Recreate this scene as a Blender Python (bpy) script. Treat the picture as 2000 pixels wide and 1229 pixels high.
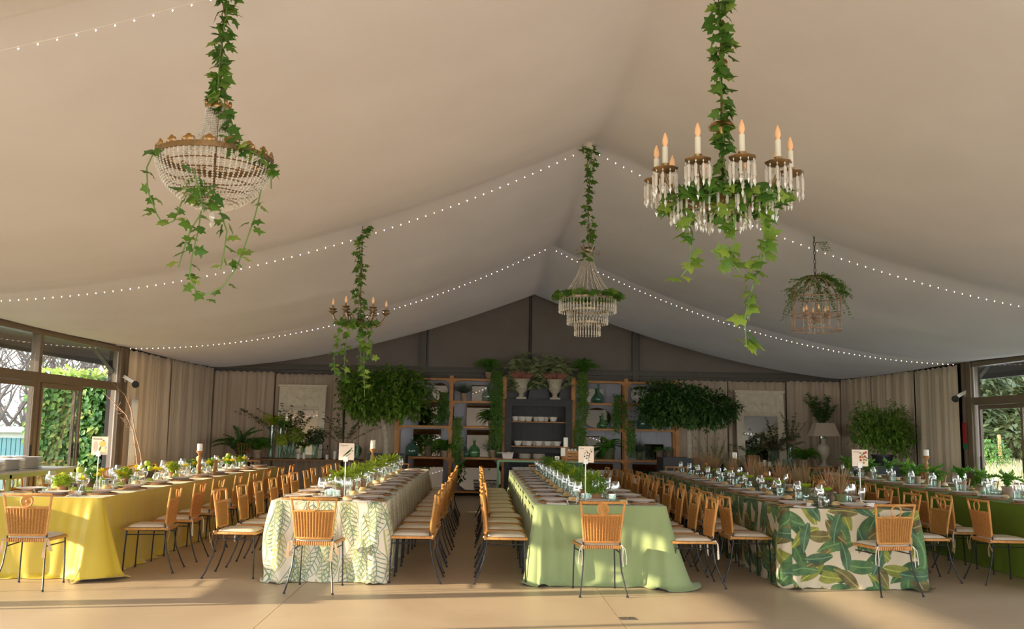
import bpy, math, random
from math import sin, cos, pi, sqrt, exp, atan2, radians
from mathutils import Vector, Matrix, Euler, Quaternion

for _o in list(bpy.data.objects):
    bpy.data.objects.remove(_o, do_unlink=True)
S = bpy.context.scene
C = S.collection
H = 1.465                                    # eye height

# ------------------------------------------------------------------ camera
cam_d = bpy.data.cameras.new('camera')
cam_d.sensor_width = 36.0
cam_d.lens = 36.0 * 1799.0 / 2000.0
cam_d.clip_end = 300
cam = bpy.data.objects.new('camera', cam_d)
C.objects.link(cam)
cam.matrix_world = Matrix.Translation((0, 0, H)) @ Matrix.Rotation(-0.03243, 4, 'Z') @ Matrix.Rotation(pi / 2 + 0.12567, 4, 'X') @ Matrix.Rotation(0.01679, 4, 'Z')
S.camera = cam

# ------------------------------------------------------------------ light
SUN_EL = radians(13.0)
SUN_DIR = Vector((1.0, 0.17, 0)).normalized()
W = bpy.data.worlds.new('sky')
S.world = W
W.use_nodes = True
wn = W.node_tree
wn.nodes.clear()
# pale hazy evening sky: warm white at the horizon, soft blue overhead
tc = wn.nodes.new('ShaderNodeTexCoord')
sx_ = wn.nodes.new('ShaderNodeSeparateXYZ')
wn.links.new(tc.outputs['Generated'], sx_.inputs[0])
sky = wn.nodes.new('ShaderNodeValToRGB')
sky.color_ramp.elements[0].position = 0.0
sky.color_ramp.elements[0].color = (.95, .92, .86, 1)
sky.color_ramp.elements[1].position = .7
sky.color_ramp.elements[1].color = (.42, .60, .95, 1)
e_ = sky.color_ramp.elements.new(.18)
e_.color = (.80, .89, 1.0, 1)
wn.links.new(sx_.outputs['Z'], sky.inputs[0])
bg = wn.nodes.new('ShaderNodeBackground')
bg.inputs['Strength'].default_value = 2.5
wo = wn.nodes.new('ShaderNodeOutputWorld')
wn.links.new(sky.outputs[0], bg.inputs[0])
wn.links.new(bg.outputs[0], wo.inputs[0])

sun_d = bpy.data.lights.new('sun', 'SUN')
sun_d.energy = 4.3
sun_d.color = (1.0, 0.78, 0.54)
sun_d.angle = radians(0.6)
sun = bpy.data.objects.new('sun', sun_d)
C.objects.link(sun)
dv = Vector((SUN_DIR.x * cos(SUN_EL), SUN_DIR.y * cos(SUN_EL), -sin(SUN_EL)))
sun.rotation_euler = dv.to_track_quat('-Z', 'Y').to_euler()
sun.location = (-20, -5, 8)

vs = S.view_settings
vs.view_transform = 'Standard'
vs.look = 'None'
vs.gamma = 1.0
vs.use_curve_mapping = False
vs.exposure = 1.75
S.cycles.transparent_max_bounces = 40
S.cycles.max_bounces = 14
S.cycles.diffuse_bounces = 9
S.cycles.caustics_reflective = False
S.cycles.caustics_refractive = False
S.cycles.sample_clamp_indirect = 6.0


def portal(name, loc, rot, sx, sy):
    d = bpy.data.lights.new(name, 'AREA')
    d.shape = 'RECTANGLE'
    d.size, d.size_y = sx, sy
    d.cycles.is_portal = True
    o = bpy.data.objects.new(name, d)
    o.location = loc
    o.rotation_euler = rot
    C.objects.link(o)


portal('sky_portal', (-6.2, 7.3, 1.38), (pi / 2, 0, -pi / 2), 17.4, 2.7)
portal('sky_portal', (8.5, 7.2, 1.38), (pi / 2, 0, pi / 2), 17.2, 2.7)
portal('sky_portal', (1.17, -1.4, 1.1), (pi / 2, 0, 0), 14.6, 2.2)


# ------------------------------------------------------------------ mesh builder
class MB:
    def __init__(s):
        s.v, s.f, s.uv = [], [], {}

    def add(s, vs, fs):
        o = len(s.v)
        s.v.extend(vs)
        s.f.extend([tuple(i + o for i in f) for f in fs])
        return s

    def box(s, cx, cy, cz, sx, sy, sz, m=None):
        vs = [(cx + a * sx / 2, cy + b * sy / 2, cz + c * sz / 2) for a in (-1, 1) for b in (-1, 1) for c in (-1, 1)]
        if m is not None:
            vs = [tuple(m @ Vector(p)) for p in vs]
        return s.add(vs, [(0, 1, 3, 2), (4, 6, 7, 5), (0, 4, 5, 1), (2, 3, 7, 6), (0, 2, 6, 4), (1, 5, 7, 3)])

    def bar(s, p, q, w, h=None):
        p, q = Vector(p), Vector(q)
        d = q - p
        m = Matrix.Translation((p + q) / 2) @ d.to_track_quat('Z', 'Y').to_matrix().to_4x4()
        return s.box(0, 0, 0, w, h or w, d.length, m)

    def tube(s, pts, r, n=6, closed=False):
        pts = [Vector(p) for p in pts]
        k = len(pts)
        rr = r if isinstance(r, (list, tuple)) else [r] * k
        t0 = (pts[1] - pts[0]).normalized()
        up = Vector((0, 0, 1)) if abs(t0.z) < .9 else Vector((1, 0, 0))
        a = t0.cross(up).normalized()
        vs = []
        for i, p in enumerate(pts):
            if closed:
                t = pts[(i + 1) % k] - pts[i - 1]
            else:
                t = pts[min(i + 1, k - 1)] - pts[max(i - 1, 0)]
            t.normalize()
            a = (a - t * a.dot(t))
            a.normalize()
            b = t.cross(a)
            for j in range(n):
                q = p + (a * cos(2 * pi * j / n) + b * sin(2 * pi * j / n)) * rr[i]
                vs.append(tuple(q))
        fs = []
        for i in range(k if closed else k - 1):
            i2 = (i + 1) % k
            for j in range(n):
                j2 = (j + 1) % n
                fs.append((i * n + j, i * n + j2, i2 * n + j2, i2 * n + j))
        if not closed:
            fs.append(tuple(range(n))[::-1])
            fs.append(tuple((k - 1) * n + j for j in range(n)))
        return s.add(vs, fs)

    def ring(s, c, R, r, n=20, m=5, axis='Z', sx=1, sz=1):
        pts = []
        for i in range(n):
            a = 2 * pi * i / n
            if axis == 'Z':
                pts.append((c[0] + R * cos(a), c[1] + R * sin(a), c[2]))
            else:
                pts.append((c[0] + R * sx * cos(a), c[1], c[2] + R * sz * sin(a)))
        return s.tube(pts, r, m, True)

    def lathe(s, prof, n=16, c=(0, 0, 0), flute=0, nf=0):
        vs, fs = [], []
        for (r, z) in prof:
            for j in range(n):
                a = 2 * pi * j / n
                rr = r * (1 + flute * cos(nf * a)) if flute else r
                vs.append((c[0] + rr * cos(a), c[1] + rr * sin(a), c[2] + z))
        for i in range(len(prof) - 1):
            for j in range(n):
                j2 = (j + 1) % n
                fs.append((i * n + j, i * n + j2, (i + 1) * n + j2, (i + 1) * n + j))
        if prof[0][0] > 1e-4 and prof[0] != prof[-1]:
            fs.append(tuple(range(n))[::-1])
        if prof[-1][0] > 1e-4 and prof[-1][0] < 50:
            pass
        return s.add(vs, fs)

    def cap(s, r, z, n=16, c=(0, 0, 0)):
        return s.add([(c[0] + r * cos(2 * pi * j / n), c[1] + r * sin(2 * pi * j / n), c[2] + z) for j in range(n)], [tuple(range(n))])

    def ball(s, c, r, n=10, m=6):
        rx, ry, rz = r if isinstance(r, (tuple, list)) else (r, r, r)
        vs = [(c[0], c[1], c[2] - rz)]
        for i in range(1, m):
            t = -pi / 2 + pi * i / m
            for j in range(n):
                a = 2 * pi * j / n
                vs.append((c[0] + rx * cos(t) * cos(a), c[1] + ry * cos(t) * sin(a), c[2] + rz * sin(t)))
        vs.append((c[0], c[1], c[2] + rz))
        fs = [(0, 1 + (j + 1) % n, 1 + j) for j in range(n)]
        for i in range(m - 2):
            for j in range(n):
                j2 = (j + 1) % n
                fs.append((1 + i * n + j, 1 + i * n + j2, 1 + (i + 1) * n + j2, 1 + (i + 1) * n + j))
        e = len(vs) - 1
        fs += [(1 + (m - 2) * n + j, 1 + (m - 2) * n + (j + 1) % n, e) for j in range(n)]
        return s.add(vs, fs)

    def octa(s, c, r, h):
        x, y, z = c
        return s.add([(x + r, y, z), (x, y + r, z), (x - r, y, z), (x, y - r, z), (x, y, z + h), (x, y, z - h)],
                     [(0, 1, 4), (1, 2, 4), (2, 3, 4), (3, 0, 4), (1, 0, 5), (2, 1, 5), (3, 2, 5), (0, 3, 5)])

    def grid(s, fn, nu, nv, closed=False):
        vs = [tuple(fn(i, j)) for j in range(nv) for i in range(nu)]
        fs = []
        for j in range(nv - 1):
            for i in range(nu if closed else nu - 1):
                i2 = (i + 1) % nu
                fs.append((j * nu + i, j * nu + i2, (j + 1) * nu + i2, (j + 1) * nu + i))
        return s.add(vs, fs)

    def leaf(s, p, d, up, L, w, fold=.25, droop=.15):
        """a pointed leaf of two folded halves"""
        d = d.normalized()
        sd = d.cross(up)
        if sd.length < 1e-3:
            sd = d.cross(Vector((1, 0, .3)))
        sd.normalize()
        u = sd.cross(d)
        b = p + d * L * .45 - u * L * droop * .3
        t = p + d * L - u * L * droop
        return s.add([tuple(p), tuple(b + sd * w / 2 + u * w * fold), tuple(t), tuple(b - sd * w / 2 + u * w * fold), tuple(b)],
                     [(0, 4, 1), (1, 4, 2), (0, 3, 4), (3, 2, 4)])

    def mesh(s, name, mat, ang=40):
        me = bpy.data.meshes.new(name)
        me.from_pydata(s.v, [], s.f)
        if mat:
            me.materials.append(mat)
        me.polygons.foreach_set('use_smooth', [True] * len(me.polygons))
        me.set_sharp_from_angle(angle=radians(ang))
        return me

    def build(s, name, mat, parent=None, kind=None, ang=40, loc=None):
        return link(name, s.mesh(name, mat, ang), parent, kind, loc)


def link(name, me, parent=None, kind=None, loc=None, rot=None, scale=None):
    o = bpy.data.objects.new(name, me)
    C.objects.link(o)
    if parent is not None:
        o.parent = parent
    if kind:
        o['kind'] = kind
    if loc is not None:
        o.location = loc
    if rot is not None:
        o.rotation_euler = rot
    if scale is not None:
        o.scale = (scale, scale, scale) if isinstance(scale, (int, float)) else scale
    return o


def tag(o, label, cat, group=None):
    o['label'] = label
    o['category'] = cat
    if group:
        o['group'] = group
    return o


def thing(name, label, cat, loc=(0, 0, 0), rz=0, group=None):
    o = bpy.data.objects.new(name, None)
    o.empty_display_size = .1
    C.objects.link(o)
    o.location = loc
    o.rotation_euler = (0, 0, rz)
    return tag(o, label, cat, group)


def struct(o):
    o['kind'] = 'structure'
    return o


def dup(o, loc, rz=None, label=None, group=None, scale=None):
    def rec(a, parent):
        c = a.copy()
        C.objects.link(c)
        if parent is not None:
            c.parent = parent
        for ch in kids.get(a.name, ()):
            rec(ch, c)
        return c
    kids = {}
    stack = [o]
    while stack:
        a = stack.pop()
        kids[a.name] = list(a.children) if a.type in ('EMPTY', 'MESH') else []
        stack += kids[a.name]
    r = rec(o, None)
    r.location = loc
    if rz is not None:
        r.rotation_euler = (0, 0, rz)
    if label:
        r['label'] = label
    if group:
        r['group'] = group
    if scale:
        r.scale = (scale,) * 3
    return r


# ------------------------------------------------------------------ materials
def N(nt, t, **kw):
    n = nt.nodes.new(t)
    for k, v in kw.items():
        setattr(n, k, v)
    return n


class X:
    """small helper that writes shader arithmetic"""
    def __init__(s, nt):
        s.nt = nt

    def m(s, op, a, b=None, c=None, clamp=False):
        n = N(s.nt, 'ShaderNodeMath', operation=op, use_clamp=clamp)
        for i, x in enumerate((a, b, c)):
            if x is None:
                continue
            if isinstance(x, (int, float)):
                n.inputs[i].default_value = x
            else:
                s.nt.links.new(x, n.inputs[i])
        return n.outputs[0]

    def mix(s, f, a, b, mode='MIX'):
        n = N(s.nt, 'ShaderNodeMix', data_type='RGBA', blend_type=mode)
        for i, x in ((0, f), (6, a), (7, b)):
            if isinstance(x, (int, float)):
                n.inputs[i].default_value = x
            elif isinstance(x, tuple):
                n.inputs[i].default_value = (*x, 1)
            else:
                s.nt.links.new(x, n.inputs[i])
        return n.outputs[2]

    def noise(s, vec, scale, detail=3, rough=.55, dist=0):
        n = N(s.nt, 'ShaderNodeTexNoise')
        n.inputs['Scale'].default_value = scale
        n.inputs['Detail'].default_value = detail
        n.inputs['Roughness'].default_value = rough
        n.inputs['Distortion'].default_value = dist
        s.nt.links.new(vec, n.inputs['Vector'])
        return n.outputs[0]

    def ramp(s, f, lo, hi):
        n = N(s.nt, 'ShaderNodeMapRange', clamp=True)
        s.nt.links.new(f, n.inputs[0])
        n.inputs[1].default_value, n.inputs[2].default_value = lo, hi
        return n.outputs[0]

    def coord(s, kind='Object', scale=(1, 1, 1)):
        t = N(s.nt, 'ShaderNodeTexCoord')
        mp = N(s.nt, 'ShaderNodeMapping')
        mp.inputs['Scale'].default_value = scale
        s.nt.links.new(t.outputs[kind], mp.inputs[0])
        return mp.outputs[0]


def new_mat(name):
    m = bpy.data.materials.new(name)
    m.use_nodes = True
    nt = m.node_tree
    b = nt.nodes['Principled BSDF']
    return m, nt, b, X(nt)


def mat(name, col, rough=.6, metal=0, col2=None, ns=6, stretch=(1, 1, 1), lo=.35, hi=.65, bump=0, bs=60, bstretch=None, spec=.5, rnd=0, trans=0, sheen=0):
    m, nt, b, x = new_mat(name)
    b.inputs['Roughness'].default_value = rough
    b.inputs['Metallic'].default_value = metal
    b.inputs['Specular IOR Level'].default_value = spec
    if sheen:
        b.inputs['Sheen Weight'].default_value = sheen
        b.inputs['Sheen Roughness'].default_value = .4
    out = None
    if col2:
        v = x.coord('Object', stretch)
        out = x.mix(x.ramp(x.noise(v, ns), lo, hi), col, col2)
    if rnd:
        oi = N(nt, 'ShaderNodeObjectInfo')
        hs = N(nt, 'ShaderNodeHueSaturation')
        nt.links.new(x.m('MULTIPLY_ADD', oi.outputs['Random'], rnd * 2, 1 - rnd), hs.inputs['Value'])
        nt.links.new(x.m('MULTIPLY_ADD', oi.outputs['Random'], -rnd * .12, .5 + rnd * .06), hs.inputs['Hue'])
        if out:
            nt.links.new(out, hs.inputs['Color'])
        else:
            hs.inputs['Color'].default_value = (*col, 1)
        out = hs.outputs[0]
    if out:
        nt.links.new(out, b.inputs['Base Color'])
    else:
        b.inputs['Base Color'].default_value = (*col, 1)
    if bump:
        bp = N(nt, 'ShaderNodeBump')
        bp.inputs['Strength'].default_value = bump
        bp.inputs['Distance'].default_value = .01
        nt.links.new(x.noise(x.coord('Object', bstretch or (1, 1, 1)), bs, 4), bp.inputs['Height'])
        nt.links.new(bp.outputs[0], b.inputs['Normal'])
    if trans:
        tr = N(nt, 'ShaderNodeBsdfTranslucent')
        if out:
            nt.links.new(out, tr.inputs[0])
        else:
            tr.inputs[0].default_value = (*col, 1)
        mx = N(nt, 'ShaderNodeMixShader')
        mx.inputs[0].default_value = trans
        nt.links.new(b.outputs[0], mx.inputs[1])
        nt.links.new(tr.outputs[0], mx.inputs[2])
        nt.links.new(mx.outputs[0], nt.nodes['Material Output'].inputs[0])
    return m


def leafmat(name, col, col2, ns=9, trans=.3, rough=.45, rnd=.25):
    return mat(name, col, rough, col2=col2, ns=ns, trans=trans, rnd=rnd, spec=.4)


def glassmat(name, tint, refl=.05, edge=.55, rough=.02, body=0, bodycol=(1, 1, 1)):
    m = bpy.data.materials.new(name)
    m.use_nodes = True
    nt = m.node_tree
    nt.nodes.remove(nt.nodes['Principled BSDF'])
    out = nt.nodes['Material Output']
    x = X(nt)
    t = N(nt, 'ShaderNodeBsdfTransparent')
    t.inputs[0].default_value = (*tint, 1)
    g = N(nt, 'ShaderNodeBsdfAnisotropic')
    g.inputs['Roughness'].default_value = rough
    g.inputs['Color'].default_value = (1, 1, 1, 1)
    lw = N(nt, 'ShaderNodeLayerWeight')
    lw.inputs[0].default_value = .35
    f = x.m('MULTIPLY_ADD', x.m('POWER', lw.outputs['Facing'], 2.0), edge, refl)
    mx = N(nt, 'ShaderNodeMixShader')
    nt.links.new(f, mx.inputs[0])
    nt.links.new(t.outputs[0], mx.inputs[1])
    nt.links.new(g.outputs[0], mx.inputs[2])
    last = mx.outputs[0]
    if body:
        d = N(nt, 'ShaderNodeBsdfDiffuse')
        d.inputs[0].default_value = (*bodycol, 1)
        m2 = N(nt, 'ShaderNodeMixShader')
        m2.inputs[0].default_value = body
        nt.links.new(last, m2.inputs[1])
        nt.links.new(d.outputs[0], m2.inputs[2])
        last = m2.outputs[0]
    nt.links.new(last, out.inputs[0])
    return m


def emat(name, col, strength):
    m, nt, b, x = new_mat(name)
    b.inputs['Base Color'].default_value = (*col, 1)
    b.inputs['Emission Color'].default_value = (*col, 1)
    b.inputs['Emission Strength'].default_value = strength
    return m


M = {}
M['liner'] = mat('liner_fabric', (.67, .615, .55), .85, col2=(.64, .585, .52), ns=1.2, bump=.04, bs=8, trans=.13)
M['gable'] = mat('gable_fabric', (.26, .22, .19), .9, col2=(.235, .20, .17), ns=2, bump=.08, bs=14)
M['dark'] = mat('dark_wall', (.03, .027, .024), .9)
M['steel'] = mat('grey_steel', (.12, .105, .085), .6)
M['alu'] = mat('bronze_aluminium', (.17, .12, .08), .4, metal=.0, col2=(.15, .11, .07), ns=3)
M['alu2'] = mat('pale_aluminium', (.38, .34, .28), .35)
M['curtain'] = mat('taupe_curtain', (.68, .555, .42), .92, col2=(.59, .48, .36), ns=5, stretch=(1, 1, .15), bump=.1, bs=90, sheen=.15, trans=.08)
M['white_cloth'] = mat('white_lining', (.75, .73, .68), .9)
M['rattan'] = mat('rattan', (.62, .30, .075), .42, col2=(.46, .20, .045), ns=30, stretch=(1, 1, .5), bump=.5, bs=160, rnd=.12)
M['weave'] = mat('woven_rattan', (.60, .285, .07), .5, col2=(.42, .18, .04), ns=55, stretch=(1, 1, 2.5), bump=.9, bs=190, bstretch=(1, 1, 2), rnd=.12)
M['iron'] = mat('black_iron', (.02, .02, .022), .45, metal=.3)
M['cushion'] = mat('cream_cushion', (.74, .66, .55), .9, bump=.15, bs=120, col2=(.68, .60, .49), ns=6)
M['ribbon'] = mat('beige_ribbon', (.52, .37, .25), .85, col2=(.45, .31, .2), ns=14)
M['cord'] = mat('cream_cord', (.75, .68, .58), .85)
M['charger'] = mat('woven_charger', (.30, .14, .05), .7, col2=(.48, .26, .11), ns=60, bump=.9, bs=120)
M['plate'] = mat('greige_stoneware', (.78, .72, .68), .3, col2=(.72, .66, .62), ns=20)
M['whiteware'] = mat('white_porcelain', (.72, .68, .62), .25)
M['bread'] = mat('bread_crust', (.66, .40, .15), .75, col2=(.82, .62, .36), ns=14, bump=.3, bs=40, rnd=.1)
M['napkin'] = mat('white_napkin', (.80, .77, .72), .9, bump=.2, bs=60)
M['steelware'] = mat('polished_steel', (.7, .7, .7), .2, metal=1)
M['glass'] = glassmat('clear_glass', (.95, .97, .965), .17, .83, .03, .012, (.9, .95, 1))
M['tumbler'] = glassmat('pale_green_glass', (.88, .94, .92), .15, .8, .03, .02, (.7, .85, .8))
M['pane'] = glassmat('window_pane', (.94, .95, .93), .03, .35)
M['crystal'] = glassmat('cut_crystal', (.94, .92, .88), .28, .6, .06, .42, (.92, .88, .80))
M['gold'] = mat('gilded_brass', (.48, .27, .08), .35, metal=.85, col2=(.34, .19, .07), ns=20)
M['brass'] = mat('aged_brass', (.30, .18, .075), .4, metal=.8, col2=(.18, .11, .05), ns=14)
M['silverbrass'] = mat('worn_silvered_brass', (.42, .33, .24), .3, metal=.85, col2=(.22, .15, .09), ns=18)
M['candlewhite'] = mat('ivory_sleeve', (.80, .74, .60), .5)
M['wax'] = mat('white_wax', (.82, .78, .68), .55)
M['wick'] = mat('burnt_wick', (.02, .02, .02), .9)
M['bulb'] = emat('filament_bulb', (.85, .48, .24), .05)
M['fairy'] = emat('fairy_light', (1.0, .80, .56), 3.0)
M['fairyw'] = emat('cool_fairy_light', (.72, .72, 1.0), 3.2)
M['turned'] = mat('turned_wood', (.42, .20, .065), .5, col2=(.30, .13, .04), ns=14, stretch=(1, 1, .2))
M['pine'] = mat('honey_pine', (.60, .285, .09), .55, col2=(.47, .21, .062), ns=9, stretch=(1, 1, 1), bump=.15, bs=40)
M['blackwood'] = mat('chipped_black_paint', (.022, .021, .021), .55, col2=(.05, .042, .035), ns=12, lo=.55, hi=.75, bump=.25, bs=30)
M['darkbox'] = mat('black_planter', (.02, .022, .026), .45)
M['greypanel'] = mat('lilac_grey_panel', (.46, .47, .54), .8, col2=(.42, .43, .49), ns=4, bump=.1, bs=20)
M['mirror'] = mat('mirror_glass', (.86, .86, .84), .03, metal=1)
M['mirrorframe'] = mat('aged_cream_paint', (.88, .80, .63), .65, col2=(.78, .69, .53), ns=10)
M['stone'] = mat('weathered_stone', (.58, .52, .40), .85, col2=(.48, .43, .33), ns=9, bump=.3, bs=40)
M['terra'] = mat('old_terracotta', (.34, .22, .15), .85, col2=(.42, .32, .25), ns=14, bump=.2, bs=40)
M['clay'] = mat('rust_clay', (.36, .17, .08), .8, col2=(.27, .13, .07), ns=12)
M['barkpot'] = mat('bark_planter', (.13, .085, .06), .9, col2=(.2, .14, .1), ns=16, bump=.6, bs=50)
M['greenpot'] = mat('mossy_green_pot', (.10, .12, .03), .6, col2=(.07, .085, .03), ns=10)
M['greenmetal'] = mat('mint_green_metal', (.20, .42, .22), .45)
M['limemetal'] = mat('light_green_metal', (.36, .42, .16), .5)
M['greytop'] = mat('zinc_top', (.42, .40, .37), .4)
M['bark'] = mat('pale_bark', (.50, .43, .33), .9, col2=(.36, .30, .23), ns=16, bump=.6, bs=40)
M['twig'] = mat('red_brown_twig', (.30, .17, .11), .85, col2=(.42, .27, .18), ns=20)
M['stem'] = mat('green_stem', (.14, .24, .06), .6)
M['wickerb'] = mat('wicker_basket', (.34, .18, .07), .7, col2=(.22, .11, .04), ns=30)
M['wire'] = mat('dark_wire', (.05, .045, .04), .5, metal=.5)
M['linen'] = mat('greige_lampshade', (.66, .55, .43), .9, bump=.2, bs=120, trans=.1)
M['demi'] = glassmat('green_demijohn_glass', (.45, .72, .50), .08, .45, .03, .22, (.16, .36, .16))
M['demib'] = glassmat('sea_green_glass', (.45, .68, .60), .08, .45, .03, .25, (.12, .27, .21))
M['democ'] = glassmat('clear_demijohn_glass', (.78, .88, .82), .08, .5, .03, .1, (.3, .4, .33))
M['apple'] = mat('green_apple', (.33, .44, .035), .3, col2=(.45, .50, .08), ns=8, rnd=.15)
M['mum'] = mat('yellow_petals', (.86, .70, .02), .7, col2=(.66, .66, .03), ns=18, trans=.2, rnd=.12)
M['nut'] = mat('brown_pear_skin', (.34, .16, .04), .5, col2=(.26, .11, .03), ns=14, rnd=.2)
M['heather'] = mat('dusty_pink_heather', (.50, .22, .17), .85, col2=(.40, .17, .12), ns=20)
M['ivy'] = leafmat('ivy_leaf', (.065, .165, .022), (.12, .25, .035), 12)
M['ivylight'] = leafmat('young_ivy_leaf', (.16, .30, .045), (.27, .38, .06), 12)
M['fern'] = leafmat('fern_green', (.085, .24, .02), (.14, .32, .035), 8)
M['kale'] = leafmat('curly_lime_green', (.27, .42, .022), (.40, .50, .04), 8)
M['herb'] = leafmat('fresh_herb_green', (.15, .30, .025), (.22, .36, .05), 8)
M['acer'] = leafmat('feathery_tree_green', (.13, .27, .03), (.20, .34, .045), 5)
M['acerdark'] = leafmat('dark_tree_green', (.075, .18, .04), (.12, .23, .05), 5)
M['bamboo'] = leafmat('bamboo_green', (.12, .26, .03), (.19, .31, .05), 5)
M['olive'] = leafmat('olive_branch_green', (.09, .14, .045), (.14, .18, .07), 8)
M['bluegrass'] = leafmat('blue_grey_grass', (.16, .23, .15), (.24, .30, .20), 8)
M['redgrass'] = leafmat('reddish_grass', (.40, .19, .11), (.32, .24, .10), 10)
M['broad'] = leafmat('glossy_broad_leaf', (.06, .19, .02), (.12, .28, .03), 6, .2, .25)
M['hydrangea'] = leafmat('lime_flower_head', (.38, .52, .05), (.48, .58, .10), 20)
M['hedge'] = leafmat('hedge_leaf', (.06, .16, .02), (.14, .26, .03), 3)
M['hedgetip'] = leafmat('yellow_green_hedge_tip', (.32, .36, .04), (.22, .30, .04), 6)  # paler, yellower leaf green for the shoot tips
M['oak'] = leafmat('dusty_oak_leaf', (.15, .16, .05), (.10, .12, .04), 2)


def variegated():
    m, nt, b, x = new_mat('variegated_leaf')
    g = x.noise(x.coord('Object'), 26, 2)
    nt.links.new(x.mix(x.ramp(g, .44, .54), (.035, .095, .03), (.50, .52, .26)), b.inputs['Base Color'])
    b.inputs['Roughness'].default_value = .4
    return m


M['varieg'] = variegated()


# printed cloths ------------------------------------------------------------
def leaf_cells(nt, x, uv, sc, off, half_len, half_wid, spread, base=0.0):
    """pseudo-random leaves: one per Voronoi cell; gives mask, midrib, vein, random, edge"""
    mp = N(nt, 'ShaderNodeMapping')
    mp.inputs['Scale'].default_value = (sc[0], sc[1], 1)
    mp.inputs['Location'].default_value = (off[0], off[1], 0)
    nt.links.new(uv, mp.inputs[0])
    vo = N(nt, 'ShaderNodeTexVoronoi', voronoi_dimensions='2D', feature='F1')
    vo.inputs['Scale'].default_value = 1
    vo.inputs['Randomness'].default_value = .7
    nt.links.new(mp.outputs[0], vo.inputs['Vector'])
    sub = N(nt, 'ShaderNodeVectorMath', operation='SUBTRACT')
    nt.links.new(mp.outputs[0], sub.inputs[0])
    nt.links.new(vo.outputs['Position'], sub.inputs[1])
    m2 = N(nt, 'ShaderNodeMapping')
    m2.inputs['Scale'].default_value = (1 / sc[0], 1 / sc[1], 1)
    nt.links.new(sub.outputs[0], m2.inputs[0])
    sc_ = N(nt, 'ShaderNodeSeparateColor')
    nt.links.new(vo.outputs['Color'], sc_.inputs[0])
    vr = N(nt, 'ShaderNodeVectorRotate', rotation_type='Z_AXIS')
    nt.links.new(m2.outputs[0], vr.inputs['Vector'])
    nt.links.new(x.m('ADD', x.m('MULTIPLY', x.m('SUBTRACT', sc_.outputs[0], .5), spread), base), vr.inputs['Angle'])
    sp = N(nt, 'ShaderNodeSeparateXYZ')
    nt.links.new(vr.outputs[0], sp.inputs[0])
    a, b = sp.outputs[0], sp.outputs[1]
    b = x.m('ADD', b, x.m('MULTIPLY', x.m('MULTIPLY', a, a), .8))
    t = x.m('DIVIDE', a, half_len)
    ab = x.m('ABSOLUTE', b)
    w = x.m('MULTIPLY', x.m('SUBTRACT', 1, x.m('MULTIPLY', t, t)), x.m('MULTIPLY', half_wid, x.m('MULTIPLY_ADD', t, .25, 1)))
    edge = x.m('SUBTRACT', w, ab)
    vein = x.m('FRACT', x.m('MULTIPLY', x.m('SUBTRACT', a, x.m('MULTIPLY', ab, .75)), 1 / (half_len * .17)))
    return edge, ab, vein, sc_.outputs[1], t


def banana_print():
    m, nt, b, x = new_mat('banana_leaf_print')
    uv = N(nt, 'ShaderNodeTexCoord').outputs['UV']
    col = None
    cream = (.50, .43, .31)
    cur = cream
    layers = [((2.6, 2.6), (3.3, 1.7), .22, .075, 6.3, (.025, .065, .028), (.075, .145, .045)),
              ((2.9, 2.9), (7.9, 4.2), .19, .062, 6.3, (.15, .165, .025), (.24, .255, .055)),
              ((2.7, 2.7), (1.1, 9.6), .21, .07, 6.3, (.04, .10, .04), (.10, .18, .065)),
              ((3.1, 3.1), (5.7, 6.1), .16, .06, 6.3, (.08, .06, .025), (.19, .17, .055)),
              ((3.3, 3.3), (9.7, 2.1), .16, .055, 6.3, (.03, .075, .04), (.09, .16, .08))]
    for sc, off, hl, hw, spr, c1, c2 in layers:
        e, ab, v, r, t = leaf_cells(nt, x, uv, sc, off, hl, hw, spr)
        mask = x.ramp(e, 0, .006)
        sh = x.ramp(x.noise(uv, 9, 3), .35, .65)
        c = x.mix(sh, c1, c2)
        c = x.mix(x.m('MULTIPLY', x.ramp(v, .6, 1), .45), c, c1)
        c = x.mix(x.m('SUBTRACT', 1, x.ramp(ab, .003, .007)), c, tuple(min(1, k * 1.5) for k in c2))
        cur = x.mix(mask, cur, c)
    nt.links.new(cur, b.inputs['Base Color'])
    b.inputs['Roughness'].default_value = .85
    return m


def line_leaf_print():
    m, nt, b, x = new_mat('line_leaf_print')
    uv = N(nt, 'ShaderNodeTexCoord').outputs['UV']
    cur = (.70, .63, .50)
    layers = [((4.2, 2.1), (3.3, 1.7), .27, .085, .9, (.06, .13, .08), (.30, .34, .08)),
              ((4.6, 2.3), (8.1, 5.3), .25, .075, 1.1, (.30, .32, .08), (.38, .38, .14)),
              ((4.4, 2.0), (1.9, 7.7), .26, .08, 1.0, (.07, .16, .13), (.18, .28, .18))]
    for sc, off, hl, hw, spr, c1, c2 in layers:
        e, ab, v, r, t = leaf_cells(nt, x, uv, sc, off, hl, hw, spr, pi / 2)
        inside = x.ramp(e, 0, .004)
        outline = x.m('MULTIPLY', inside, x.m('SUBTRACT', 1, x.ramp(e, .007, .011)))
        rib = x.m('SUBTRACT', 1, x.ramp(ab, .003, .006))
        ve = x.m('MULTIPLY', x.ramp(v, .68, .80), x.ramp(e, .01, .022))
        ink = x.m('MULTIPLY', inside, x.m('MAXIMUM', x.m('MAXIMUM', outline, rib), ve))
        c = x.mix(r, c1, c2)
        cur = x.mix(x.m('MULTIPLY', inside, .08), cur, c2)
        cur = x.mix(x.m('MULTIPLY', ink, .95), cur, c)
    nt.links.new(cur, b.inputs['Base Color'])
    b.inputs['Roughness'].default_value = .8
    b.inputs['Sheen Weight'].default_value = .15
    return m


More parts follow.
